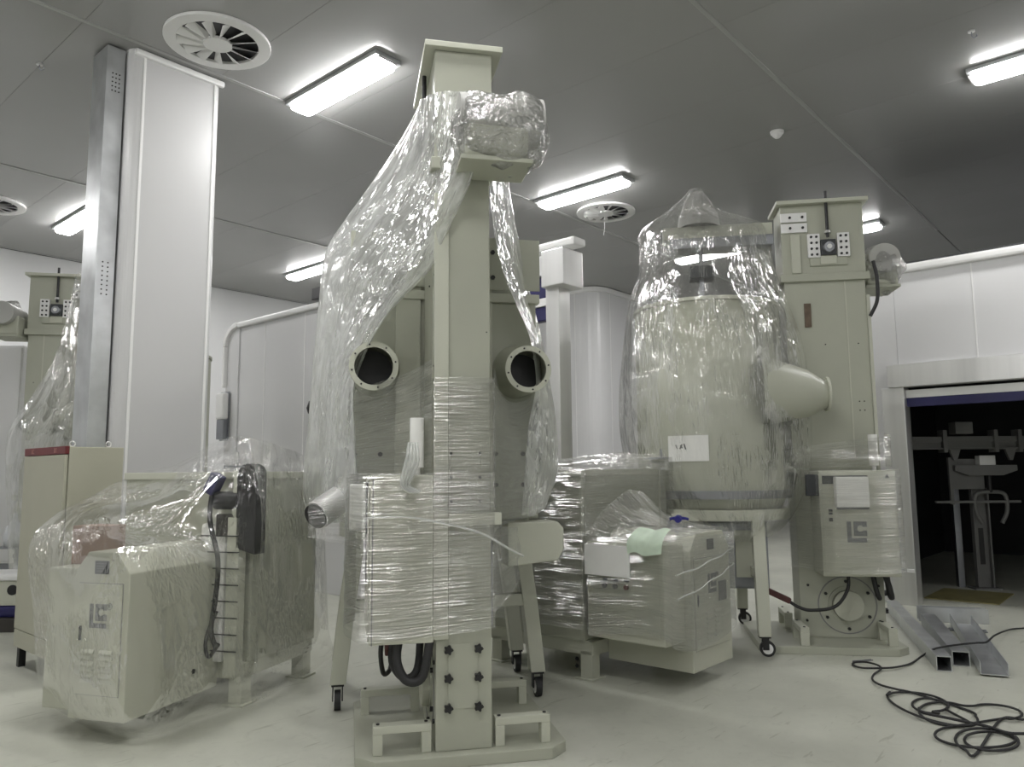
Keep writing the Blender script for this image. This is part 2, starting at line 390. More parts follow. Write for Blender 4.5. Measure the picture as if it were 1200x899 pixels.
# ---- low white booth with the roll door, behind the middle machines
wb = struct(rbox('wall_cubicle', 'white_panel', 5.9, 6.0, 6.35, 10.6, 0, 3.70, .01))
mb = MB()
n = 14; pr = [(10.6, 0.0), (10.95, 0.0), (10.95, 3.45)] + [(10.6 + .35 * math.cos(t), 3.45 + .30 * math.sin(t)) for t in [k * math.pi / 2 / 8 for k in range(9)]] + [(10.6, 3.75)]
mb.prism(pr, 5.88, 6.02, 'x'); mb.build('corner_panel', 'white_panel', wb)
mb = MB(); mb.box(5.84, 6.04, 4.3, 10.62, 3.70, 3.78); mb.build('top_cove', 'white_trim', wb, .025)
arc = [k * math.pi / 2 / 8 for k in range(9)]
MB().prism([(10.6 + .40 * math.cos(t), 3.45 + .33 * math.sin(t)) for t in arc] + [(10.6 + .33 * math.cos(t), 3.45 + .26 * math.sin(t)) for t in arc[::-1]], 5.83, 5.9, 'x').build('corner_cove', 'white_trim', wb, .01)
MB().box(5.83, 5.9, 10.93, 11.0, 2.82, 3.45).build('side_cove', 'white_trim', wb, .02)
for bb in (9.9, 8.9, 7.7):
    mb = MB(); mb.box(5.894, 5.9, bb - .006, bb + .006, 0, 3.70); mb.build('panel_joint', 'white_trim', wb)
struct(rbox('wall_cubicle_side', 'white_panel', 6.02, 7.6, 10.84, 10.95, 0, 3.70))
struct(rbox('wall_cubicle_inner', 'interior_shade', 7.5, 7.6, 6.4, 10.84, 0, 3.70))
struct(rbox('ceiling_cubicle', 'white_panel', 6.04, 7.6, 6.0, 10.9, 3.70, 3.76))
rd = rbox('door_2', 'steel', 5.74, 5.92, 4.42, 4.58, 0, 3.28, .006); struct(rd)
mb = MB(); mb.box(5.66, 5.98, 4.30, 4.57, 3.27, 3.63); mb.build('drive_box', 'steel', rd, .01)
mb = MB(); mb.box(5.76, 5.95, 4.58, 6.4, 3.42, 3.62); mb.build('door_header', 'white_panel', rd, .006)
mb = MB(); mb.box(5.80, 5.90, 4.58, 6.4, 3.20, 3.42); mb.build('roll_curtain', 'navy', rd, .02)
mb = MB(); mb.box(5.78, 5.92, 4.58, 6.4, 3.12, 3.20); mb.build('curtain_bar', 'white_trim', rd, .005)
mb = MB(); mb.box(5.80, 5.90, 4.58, 6.4, 2.98, 3.12); mb.build('roll_curtain', 'navy', rd, .01)
mb = MB(); mb.box(5.8, 5.9, 6.3, 6.42, 0, 3.42); mb.build('door_post', 'steel', rd, .006)
# white partition beyond the roll door, with a rounded coved corner
PA, PB, R_, off = 13.33, 9.28, .45, .05
def pcorner(r, o): return [(PA - o, 15.4), (PA - o, PB + R_)] + [(PA + R_ - (R_ + o) * math.cos(t), PB + R_ - (R_ + o) * math.sin(t)) for t in [k * math.pi / 2 / 10 for k in range(1, 11)]] + [(22, PB - o), (22, 15.4)]
pt = MB().prism(pcorner(R_, 0), 0, CEIL, 'z').build('wall_partition', 'white_panel'); pt.rotation_euler = (0, 0, ROOM_RZ); struct(pt)
MB().prism(pcorner(R_, off), CEIL - .12, CEIL - .009, 'z').build('top_cove', 'white_trim', pt, .02)
for (a, b) in ((PA, PB + R_ + .1), (PA, PB + 1.3), (PA + R_ + .1, PB), (PA + 1.3, PB)):
    MB().box(a - .006, a + .006, b - .006, b + .006, 0, CEIL - .12).build('panel_joint', 'white_trim', pt)

# ---- clad pillar and its galvanised channel
pil = MB(); r_ = .09; x0, x1, y0, y1 = 2.78, 3.67, 7.12, 8.0; pts = []
for cx, cy, s in ((x0 + r_, y0 + r_, 180), (x1 - r_, y0 + r_, 270), (x1 - r_, y1 - r_, 0), (x0 + r_, y1 - r_, 90)):
    pts += [(cx + r_ * math.cos(math.radians(s + k * 15)), cy + r_ * math.sin(math.radians(s + k * 15))) for k in range(7)]
pil.prism(pts, 0, CEIL, 'z')
po = pil.build('pillar', 'pillar_white'); po.rotation_euler = (0, 0, ROOM_RZ)
tag(po, 'square white panelled pillar with rounded corners rising to the ceiling', 'pillar')
for xx in (x0 + .12, x1 - .07):
    mb = MB(); mb.box(xx - .012, xx + .012, y0 - .008, y0 + .01, 0, CEIL); mb.build('corner_trim', 'white_trim', po, .004)
mb = MB(); mb.box(x0 + .02, x1 + .02, y0 - .03, y0 + .02, CEIL - .07, CEIL - .008); mb.build('top_cove', 'white_trim', po, .02)
ch = thing('cable_channel', 'tall galvanised cable channel standing against the white pillar', 'channel', (0, 0, 0), ROOM_RZ)
mb = MB(); mb.box(2.60, 2.76, 7.22, 7.232, 1.0, CEIL - .02); mb.build('front_web', 'galvanised', ch, .003)
mb = MB(); mb.box(2.60, 2.612, 7.232, 7.56, 1.0, CEIL - .02); mb.build('side_web', 'galvanised', ch, .003)
mb = MB(); mb.box(2.612, 2.76, 7.54, 7.56, 1.0, CEIL - .02); mb.build('back_web', 'galvanised', ch, .003)
hole = MB().cyl((0, -.004, 0), (0, .001, 0), .007, n=8).mesh('slot_hole', 'black')
for zc in (5.22, 3.42):
    for i in range(3 if zc > 5 else 2):
        for k in range(5 if zc > 5 else 8):
            link('slot_hole', hole, ch, (2.655 + (.03 if zc > 5 else .045) * i, 7.22, zc - k * .042))

# ------------------------------------------------------------------ ceiling lamps, diffusers, detector
def make_lamp():
    root = thing('ceiling_light', '', 'light')
    h = MB(); h.box(-.16, .16, -.77, .77, -.045, 0); h.build('housing', 'galvanised', root, .008)
    d = MB(); lw, ll = .125, .735
    def rr(w, l, r, z): 
        p = []
        for cx, cy, s in ((w - r, l - r, 0), (-w + r, l - r, 90), (-w + r, -l + r, 180), (w - r, -l + r, 270)):
            p += [(cx + r * math.cos(math.radians(s + k * 22.5)), cy + r * math.sin(math.radians(s + k * 22.5)), z) for k in range(5)]
        return p
    L3 = [rr(lw, ll, .05, -.045), rr(lw, ll, .05, -.085), rr(lw - .03, ll - .03, .04, -.105)]
    n_ = len(L3[0]); vs = L3[0] + L3[1] + L3[2]
    fs = [(i * n_ + k, i * n_ + (k + 1) % n_, (i + 1) * n_ + (k + 1) % n_, (i + 1) * n_ + k) for i in range(2) for k in range(n_)] + [tuple(range(2 * n_, 3 * n_))]
    d.add(vs, fs); d.build('diffuser_lens', 'diffuser', root)
    for s in (-1, 1): MB().box(-.11, .11, s * .735, s * .765, -.06, -.045).build('end_clip', 'steel', root, .004)
    return root
def copy_tree(o, parent=None):
    c = o.copy(); COL.objects.link(c); c.parent = parent
    for ch_ in list(o.children): copy_tree(ch_, c)
    return c
LAMPS = [(4.49, 6.24, 'lit ceiling batten light beside the large round vent near the pillar'),
         (8.65, 6.20, 'lit ceiling batten light next to the small round vent'),
         (8.70, .60, 'lit ceiling batten light apart from vents on the detector side of the ceiling'),
         (4.31, 12.70, 'lit ceiling batten light half hidden by the galvanised channel'),
         (8.50, 12.62, 'lit ceiling batten light over the low white cubicle wall'),
         (12.8, 6.25, 'lit ceiling batten light above the far partition'),
         (13.1, 4.2, 'lit ceiling batten light above the booth with the doorway'),
         (12.8, -.3, 'lit ceiling batten light above the dark room behind the doorway'),
         (.3, 6.2, 'lit ceiling batten light on the near side of the pillar'),
         (2.4, 3.0, 'added unseen ceiling light brightening the open floor between viewer and machines'),  # added lamp, out of view, to lift the floor and machine fronts
         (.3, .6, 'lit ceiling batten light directly over the viewing position'),
         (6.8, -3.6, 'added unseen ceiling light for the booth wall, by the bare wall opposite the pillar'),  # unseen lamp set off the grid to brighten the booth wall
         (.3, -4.6, 'added unseen fill light in the far empty half of the hall, by the side wall'),  # added unseen fill for the lower machine fronts
         (-3.8, .6, 'added unseen fill light in the far empty half of the hall, by the end wall'),  # second added fill lamp, behind the viewer and never in view
         (.3, 12.6, 'lit ceiling batten light by the back wall, nearest the empty corner')]
lamp0 = make_lamp()
for i, (a, b, lab) in enumerate(LAMPS):
    o = lamp0 if i == 0 else copy_tree(lamp0)
    o.location = rm(a, b, CEIL); o.rotation_euler = (0, 0, ROOM_RZ); o['label'] = lab; o['group'] = 'ceiling batten lights'
def make_vent(a, b, R, label):
    root = thing('ceiling_vent', label, 'vent', rm(a, b, CEIL), ROOM_RZ, 'round ceiling vents')
    MB().ring((0, 0, -.03), (0, 0, 1), R * .76, R, .03, 48).build('flange', 'blade_white', root, .006)
    MB().cyl((0, 0, -.004), (0, 0, -.001), R * .77, n=40).build('duct_throat', 'black', root)
    MB().cyl((0, 0, -.045), (0, 0, -.02), R * .27, R * .27, n=36).build('hub', 'blade_white', root, .004)
    mb = MB(); tw = math.radians(40)
    r0, r1 = R * .26, R * .765
    pts = []
    for r, w in ((r0, R * .05), (r1, R * .115)):
        for s in (-1, 1):
            pts.append((r, s * w * math.cos(tw), -.026 + s * .022 * math.sin(tw) * 1.6))
    v = pts + [(p[0], p[1], p[2] + .003) for p in pts]
    mb.add(v, [(0, 1, 3, 2), (4, 6, 7, 5), (0, 2, 6, 4), (1, 5, 7, 3), (0, 4, 5, 1), (2, 3, 7, 6)])
    me = mb.mesh('blade', 'blade_white')
    for k in range(13):
        o = link('blade', me, root); o.rotation_euler = (0, 0, 2 * math.pi * k / 13 + .1)
    return root
make_vent(3.27, 6.45, .47, 'large round swirl vent in the ceiling beside the white pillar')
v2 = make_vent(9.63, 6.47, .45, 'round swirl vent beyond the batten light, a thin string hanging from it')
MB().tube([(.1, .1, -.03), (.11, .1, -.2), (.09, .11, -.33)], .003, 5).build('string', 'white_trim', v2)
make_vent(3.16, 12.94, .46, 'round swirl vent on the ceiling beyond the galvanised channel')
sd = thing('smoke_detector', 'small white dome smoke detector on the grey ceiling', 'detector', rm(8.66, 3.36, CEIL))
MB().lathe([(.0, -.03), (.075, -.03), (.08, 0), (0, 0)], n=20).build('base', 'blade_white', sd)
MB().lathe([(.0, -.085), (.03, -.08), (.055, -.055), (.058, -.03)], n=20).build('dome', 'blade_white', sd)
for a, b, hl in ((2.31, 8.11, 'tiny metal hook in the ceiling beside the pillar channel'), (7.81, 1.18, 'tiny metal hook in the ceiling beyond the smoke detector')):
    h = thing('ceiling_hook', hl, 'hook', rm(a, b, CEIL), 0, 'small ceiling hooks')
    MB().cyl((0, 0, -.012), (0, 0, 0), .03, n=14).build('rosette', 'steel', h)
    MB().tube([(0, 0, -.01), (0, 0, -.05), (.02, 0, -.07), (.045, 0, -.055), (.05, 0, -.035)], .006, 6).build('hook_wire', 'steel_dark', h)


# ------------------------------------------------------------------ bucket elevators
def star_knob_mesh():
    mb = MB(); p = []
    for k in range(30):
        t = 2 * math.pi * k / 30; r = .021 * (1 + .22 * math.cos(5 * t)); p.append((r * math.cos(t), r * math.sin(t)))
    mb.prism(p, -.03, -.008, 'y'); mb.cyl((0, -.01, 0), (0, 0, 0), .009, n=10)
    return mb.mesh('star_knob', 'black')
KNOB = star_knob_mesh()
def hose(pts, r, n=30): return MB().tube(cr_spline(pts, n), r, 10)
def elevator(loc, rz, label, cabinet=True, takeup_sides=(-1,), frames=True, hoses=True, motor_cable=False):
    E = thing('bucket_elevator', label, 'machine', loc, rz, 'bucket elevators')
    c = .10
    oct_ = [(-.56 + c, -.42), (.56 - c, -.42), (.56, -.42 + c), (.56, .76 - c), (.56 - c, .76), (-.56 + c, .76), (-.56, .76 - c), (-.56, -.42 + c)]
    MB().prism(oct_, 0, .06, 'z').build('base_plate', 'paint', E, .006)
    MB().box(-.15, .15, -.35, .35, .06, 3.22).build('column', 'paint', E, .006)
    MB().box(-.165, -.085, -.378, -.35, .63, 3.06).build('cable_duct', 'paint_light', E, .004)
    MB().box(-.185, .185, -.385, .385, 3.20, 3.27).build('column_flange', 'paint', E, .006)
    MB().box(-.165, .165, -.36, .36, 3.27, 3.92).build('head', 'paint', E, .006)
    tp = MB().box(-.225, .225, -.40, .40, 3.92, 3.955).build('top_plate', 'paint_light', E, .004)
    # lower access panel with six star knobs
    ap = MB().box(-.085, .075, -.356, -.35, .27, .60).build('access_panel', 'paint', E, .002)
    for x in (-.085, .075):
        for z in (.28, .43, .575): link('star_knob', KNOB, ap, (x, -.356, z))
    ip = MB().box(-.075, .095, -.356, -.35, 1.33, 1.62).build('inspection_plate', 'paint', E, .002)
    bolts(ip, [(x, -.356, z) for x in (-.07, .088) for z in (1.345, 1.475, 1.605)], '-y', .009, .008)
    MB().box(-.085, .20, -.40, -.35, 1.22, 1.285).build('cross_bar', 'paint_light', E, .004)
    bolts(E, [(-.14, -.35, 2.28), (.13, -.35, 2.28)], '-y', .004, .003)
    # bearing and take-up on the narrow axis ends
    for s in takeup_sides:
        ax = 'x' if s > 0 else '-x'; X = s * .165
        t = MB().box(min(X, X + s * .02), max(X, X + s * .02), -.20, .12, 3.34, 3.42).build('bearing_seat', 'paint', E, .003)
        MB().box(min(X, X + s * .03), max(X, X + s * .03), -.11, .03, 3.35, 3.43).build('seat_block', 'paint_light', E, .003)
        bh = MB().box(min(X, X + s * .05), max(X, X + s * .05), -.105, .025, 3.43, 3.575).build('bearing_housing', 'dark_plate', E, .006)
        MB().cyl((X + s * .05, -.04, 3.50), (X + s * .075, -.04, 3.50), .055, .045, 20).build('bearing_cap', 'steel_dark', bh)
        MB().cyl((X + s * .075, -.04, 3.50), (X + s * .085, -.04, 3.50), .022, n=14).build('shaft_end', 'steel', bh)
        for y0, y1 in ((.03, .135), (-.225, -.12)):
            pl_ = MB().box(min(X, X + s * .035), max(X, X + s * .035), y0, y1, 3.415, 3.635).build('guide_plate', 'white_trim', E, .003)
            bolts(pl_, [(X + s * .035, yy, 3.44 + .055 * k) for k in range(4) for yy in (y0 + .03, y1 - .03)], ax, .012, .008)
        for z0 in (3.66, 3.76):
            pl_ = MB().box(min(X, X + s * .02), max(X, X + s * .02), .13, .36, z0, z0 + .085).build('side_strip', 'white_trim', E, .003)
            bolts(pl_, [(X + s * .02, yy, z0 + .042) for yy in (.17, .28)], ax, .013, .008)
        MB().box(min(X, X + s * .02), max(X, X + s * .02), .20, .28, 3.28, 3.64).build('side_post', 'paint_light', E, .003)
        MB().cyl((X + s * .03, -.04, 3.60), (X + s * .03, -.04, 4.03), .014, n=10).build('adjusting_rod', 'black', E)
        MB().cyl((X + s * .03, -.04, 3.635), (X + s * .03, -.04, 3.66), .032, .025, 6).build('adjusting_nut', 'steel', E)
        # lower shaft disc
        Xc = s * .15
        MB().ring((Xc, -.04, .335), (s, 0, 0), .235, .245, .004, 40).build('disc_groove', 'joint', E)
        MB().ring((Xc, -.04, .335), (s, 0, 0), .13, .16, .012, 36).build('cover_ring', 'paint', E)
        MB().cyl((Xc, -.04, .335), (Xc + s * .05, -.04, .335), .125, n=36).build('bearing_cover', 'paint_light', E)
        bolts(E, [(Xc, -.04 + .20 * math.cos(t), .335 + .20 * math.sin(t)) for t in [k * math.pi / 3 + .5 for k in range(6)]], ax, .014, .016)
        bolts(E, [(Xc, y, z) for y, z in ((-.30, .2), (-.30, .5), (.28, .5), (.30, .2))], ax, .012, .012)
        MB().box(min(Xc, Xc + s * .004), max(Xc, Xc + s * .004), -.18, -.17, 1.6, 3.2).build('side_seam', 'paint_light', E)
        bolts(E, [(Xc, y, z) for y, z in ((-.28, 2.02), (-.24, 2.02), (-.28, 2.1), (-.24, 2.1), (.02, 2.62), (-.26, 2.62))], ax, .006, .006)
    if frames:
        for (xa, xb, y0) in ((-.47, -.17, -.34), (.17, .47, -.34), (-.52, -.17, .36), (.17, .5, .36)):
            f = MB(); f.box(xa, xb, y0, y0 + .07, .165, .205)
            for x in (xa, xb - .05): f.box(x, x + .05, y0, y0 + .07, .06, .165)
            fo = f.build('foot_frame', 'paint_light', E, .004)
            bolts(fo, [(x, y0 + .035, .205) for x in (xa + .025, xb - .025)], 'z', .01, .006)
    # geared motor on its bracket
    MB().box(-.06, .33, -.68, -.385, 3.145, 3.17).build('motor_bracket', 'paint', E, .004)
    g = MB().box(-.04, .31, -.67, -.40, 3.17, 3.40).build('gearbox', 'paint', E, .02)
    MB().cyl((-.06, -.56, 3.42), (.40, -.56, 3.42), .135, n=28).build('motor', 'hoist_grey', E)
    if cabinet:
        cb = MB().box(-.50, -.165, -.39, .22, .62, 1.49).build('control_cabinet', 'paint_cabinet', E, .008)
        MB().box(-.508, -.50, -.375, .205, .635, 1.475).build('cabinet_door', 'paint_cabinet', cb, .004)
        MB().box(-.488, -.482, -.3925, -.39, .62, 1.49).build('door_gap', 'joint', cb)
        q = link('emblem', logo_mesh(.17), cb, (-.509, -.06, .985)); q.rotation_euler = (0, 0, -math.pi / 2)
        MB().box(-.5105, -.508, .055, .195, 1.38, 1.45).build('nameplate', 'dark_plate', cb)
        fm = MB().box(-.605, -.515, -.15, .11, 1.19, 1.44).build('screen_cover', 'foam', cb, .012)
        MB().box(-.515, -.508, -.165, .09, 1.17, 1.45).build('screen_bezel', 'dark_plate', cb, .002)
        tri = MB().prism([(-.30, 1.425), (-.34, 1.425), (-.32, 1.462)], -.511, -.508, 'x'); tri.build('warning_sign', 'dark_plate', cb)
        for z, h in ((1.10, .03), (1.145, .018), (1.17, .02)):
            MB().box(-.5105, -.508, .125, .155, z - h, z).build('label_mark', 'dark_plate', cb)
        # cardboard-white tube standing on the cabinet
        MB().cyl((-.25, -.30, 1.49), (-.25, -.30, 1.53), .018, n=12).build('signal_stem', 'white_trim', cb)
        MB().cyl((-.25, -.30, 1.53), (-.25, -.30, 1.80), .038, n=18).build('signal_tower', 'foam', cb)
        MB().box(-.50, -.44, .22, .32, 1.28, 1.46).build('socket_box', 'dark_plate', cb, .008)
    if hoses:
        hose([(-.34, -.30, .64), (-.35, -.33, .52), (-.30, -.36, .43), (-.22, -.37, .45), (-.18, -.36, .64)], .024).build('hose', 'rubber', E)
        hose([(-.36, -.20, .64), (-.37, -.22, .50), (-.31, -.26, .42), (-.24, -.26, .46), (-.22, -.24, .64)], .02).build('hose', 'rubber', E)
        hose([(-.40, .0, .64), (-.42, .02, .5), (-.40, .12, .36), (-.36, .3, .32), (-.34, .40, .34), (-.34, .48, .39)], .014).build('hose', 'rubber', E)
        gr = MB(); gr.M = Matrix.Translation((-.34, .48, .39)) @ Matrix.Rotation(math.radians(25), 4, 'X')
        gr.box(-.035, .035, -.01, .20, -.02, .03); gr.build('sling_handle', 'handle_red', E, .01)
        if motor_cable: hose([(-.18, -.42, 3.36), (-.19, -.44, 3.2), (-.19, -.43, 3.0), (-.17, -.37, 2.86)], .016).build('motor_cable', 'rubber', E)
    return E

def vessel(loc, rz, label, cy=1.05, upper=True, housing=False):
    V = thing('coating_drum', label, 'machine', loc, rz, 'drums on castor legs')
    r = .66
    MB().lathe([(r - .03, 3.0), (r, 3.0), (r, 1.30), (r * .93, 1.18), (.2, 1.05), (0, 1.05)], (0, cy, 0), 56).build('drum_shell', 'paint', V)
    MB().lathe([(r - .03, 3.0), (r - .03, 1.35), (0, 1.2)], (0, cy, 0), 40).build('drum_inside', 'steel_dark', V)
    MB().ring((0, cy, 2.97), (0, 0, 1), r, r + .012, .03, 56).build('rim_band', 'paint_light', V)
    MB().ring((0, cy, 1.26), (0, 0, 1), r - .02, r + .03, .07, 56).build('lower_band', 'steel_dark', V)
    MB().ring((0, cy, 1.08), (0, 0, 1), r - .12, r + .01, .09, 56).build('support_ring', 'paint_light', V)
    MB().box(-.30, .34, .62, 1.30, .48, 1.06).build('drive_housing', 'steel_dark', V, .02)
    MB().box(-.62, .62, .70, .78, .60, .68).build('cross_beam', 'paint_light', V, .006)
    MB().box(-.32, -.30, .66, .90, .58, .98).build('guard_plate', 'paint_light', V, .004)
    # flat front housing either side of the elevator column
    if housing:
        MB().box(-.60, .60, .40, .75, 1.20, 2.62).build('front_housing', 'paint', V, .01)
        MB().box(-.62, .62, .37, .44, 2.62, 2.68).build('housing_lip', 'paint_light', V, .004)
        MB().box(-.33, -.17, .385, .40, 1.25, 3.05).build('guide_rail', 'paint_light', V, .004)
        MB().box(.17, .30, .385, .40, 1.25, 3.05).build('guide_rail', 'paint_light', V, .004)
        hp = MB().box(-.62, .62, .36, .37, 2.70, 3.05).build('hood_plate', 'paint', V, .003)
        bolts(hp, [(x, .36, z) for x in (-.40, .30) for z in (2.78, 2.95)], '-y', .016, .012)
        bolts(V, [(x, .40, z) for x in (-.58, -.42, -.30, .32, .50) for z in (1.42, 1.62)], '-y', .016, .012)
    for s in (-1, 1):
        x = s * .475
        d = MB(); d.M = Matrix.Translation((x, .12, 2.14))
        nn = 32; prof = [(.0, .125, 0, 0), (.03, .13, 0, 0), (.14, .14 if housing else .18, .01, 0), (.30 if housing else .54, .16 if housing else .28, .02 if housing else .05, -s * .02)]
        vs = []
        for y, rad, up, dx in prof:
            vs += [(dx + rad * math.cos(2 * math.pi * k / nn), y, up + rad * 1.12 * math.sin(2 * math.pi * k / nn) if y > .1 else rad * math.sin(2 * math.pi * k / nn)) for k in range(nn)]
        d.add(vs, [(i * nn + k, i * nn + (k + 1) % nn, (i + 1) * nn + (k + 1) % nn, (i + 1) * nn + k) for i in range(3) for k in range(nn)], True)
        dd = d.build('port_duct', 'paint', V)
        MB().ring((x, .10, 2.14), (0, 1, 0), .115, .147, .02, 40).build('port_flange', 'paint_light', dd)
        MB().cyl((x, .30, 2.14), (x, .31, 2.14), .12, n=30).build('port_throat', 'black', dd)
        bolts(dd, [(x + .131 * math.cos(t), .10, 2.14 + .131 * math.sin(t)) for t in [k * math.pi / 4 + .2 for k in range(8)]], '-y', .006, .004)
        for yy in (.74, 1.40):
            l = MB(); x0 = s * .56; x1 = s * .66
            poly = lambda xc, y_, w: [(xc - w, y_ - w), (xc + w, y_ - w), (xc + w, y_ + w), (xc - w, y_ + w)]
            secs = [(x0, 1.14), (x0, .98), (x0 + s * .05, .62), (x1, .16)]
            vs = []
            for xc, z in secs: vs += [(px, py, z) for px, py in poly(xc, yy, .05)]
            fs = [(i * 4 + k, i * 4 + (k + 1) % 4, (i + 1) * 4 + (k + 1) % 4, (i + 1) * 4 + k) for i in range(3) for k in range(4)] + [(0, 3, 2, 1), (12, 13, 14, 15)]
            l.add(vs, fs); lo = l.build('leg', 'paint_light', V, .006)
            k_ = MB(); k_.box(x1 - .04, x1 + .04, yy - .045, yy + .045, .148, .16); k_.box(x1 - .034, x1 - .026, yy - .03, yy + .02, .055, .15); k_.box(x1 + .026, x1 + .034, yy - .03, yy + .02, .055, .15)
            k_.build('castor_fork', 'black', lo)
            w = MB(); w.cyl((x1 - .02, yy - .02, .062), (x1 + .02, yy - .02, .062), .062, n=24); w.build('castor_wheel', 'rubber', lo)
            MB().cyl((x1 - .023, yy - .02, .062), (x1 + .023, yy - .02, .062), .042, n=20).build('wheel_hub', 'white_trim', lo)
    if upper:
        MB().box(-.10, .10, .42, 1.42, 3.68, 3.80).build('spout_beam', 'paint_light', V, .006)
        MB().box(-.13, .13, .42, 1.36, 3.58, 3.68).build('beam_tray', 'steel_dark', V, .006)
        MB().lathe([(.20, 3.80), (.185, 3.92), (.13, 4.05), (.06, 4.16), (0, 4.17)], (0, 1.08, 0), 28).build('inlet_cone', 'hoist_grey', V)
        MB().box(-.02, .02, 1.05, 1.09, 3.05, 3.6).build('sensor_post', 'steel_dark', V)
        MB().box(-.1, .1, .96, 1.18, 3.30, 3.42).build('sensor_box', 'dark_plate', V, .006)
    return V

# middle assembly
C_LOC, C_RZ = Vector((-.34, 4.55, 0)), math.radians(12)
def LOC(loc, rz): return Matrix.Translation(loc) @ Matrix.Rotation(rz, 4, 'Z')
ME = LOC(C_LOC, C_RZ)
e1 = elevator(C_LOC, C_RZ, 'grey bucket elevator in the middle, front on, six black star knobs low on its column', takeup_sides=(-1,))
v1 = vessel(C_LOC, C_RZ, 'drum vessel behind the front-on elevator, two round open ports facing the room', upper=False, housing=True)
# steel elbow, side box
MB().cyl((-.80, .30, 1.25), (-.52, .62, 1.44), .088, n=24).build('outlet_pipe', 'steel', v1)
MB().cyl((-.807, .292, 1.245), (-.80, .30, 1.25), .078, n=24).build('outlet_throat', 'black', v1)
b_ = MB(); b_.prism([(.36, .92), (.68, .95), (.72, 1.02), (.72, 1.15), (.68, 1.19), (.36, 1.19)], .22, .45, 'y'); b_.build('drive_cover', 'paint_light', v1, .01)

# assembly by the doorway
R_LOC, R_RZ = Vector((2.87, 6.98, 0)), math.radians(81)
MR = LOC(R_LOC, R_RZ)
e2 = elevator(R_LOC, R_RZ, 'grey bucket elevator next to the stainless doorway, side on, white foam on its cabinet', takeup_sides=(-1,), motor_cable=True)
v2_ = vessel(R_LOC, R_RZ, 'tall drum vessel under clear film between the low machine and the doorway', upper=True)
MB().box(-.165, -.15, .13, .19, 2.78, 3.0).build('wooden_block', 'wood', e2, .006)
c_y = 1.05
vs = []; nP = 10
for k in range(nP):
    t = math.radians(143 + k * 3.4)
    for z in (1.58, 1.80): vs.append((.672 * math.cos(t), c_y + .672 * math.sin(t), z))
for k in range(nP):
    t = math.radians(143 + k * 3.4)
    for z in (1.58, 1.80): vs.append((.669 * math.cos(t), c_y + .669 * math.sin(t), z))
fs = [(2 * k, 2 * k + 1, 2 * k + 3, 2 * k + 2) for k in range(nP - 1)] + [(2 * nP + 2 * k, 2 * nP + 2 * k + 2, 2 * nP + 2 * k + 3, 2 * nP + 2 * k + 1) for k in range(nP - 1)]
ppo = MB().add(vs, fs).build('paper_note', 'paper', v2_)
for t, tilt, h in ((150, .4, .035), (153.5, -.5, .045), (156.5, .3, .05), (153.8, .6, .03)):
    mk_ = MB(); tr_ = math.radians(t); mk_.M = Matrix.Translation((.674 * math.cos(tr_), c_y + .674 * math.sin(tr_), 1.705)) @ Matrix.Rotation(tr_, 4, 'Z') @ Matrix.Rotation(tilt, 4, 'X')
    mk_.box(-.002, .002, -.005, .005, -h / 2, h / 2); mk_.build('ink_mark', 'dark_plate', ppo)
# assembly behind the pillar
L_LOC, L_RZ = Vector((-5.52, 9.35, 0)), math.radians(-78)
ML = LOC(L_LOC, L_RZ)
e3 = elevator(L_LOC, L_RZ, 'grey bucket elevator behind the red-topped cabinet, its motor wrapped in film', cabinet=False, takeup_sides=(1,), frames=False, hoses=False)
v3 = vessel(L_LOC, L_RZ, 'drum vessel beyond the pillar, mostly hidden behind the galvanised channel', upper=True)
MB().cyl((.10, -.55, 3.48), (.16, -1.15, 3.36), .10, n=24).build('motor_extension', 'hoist_grey', e3)
MB().box(.10, .24, -.95, -.55, 3.20, 3.32).build('motor_foot', 'black', e3, .02)


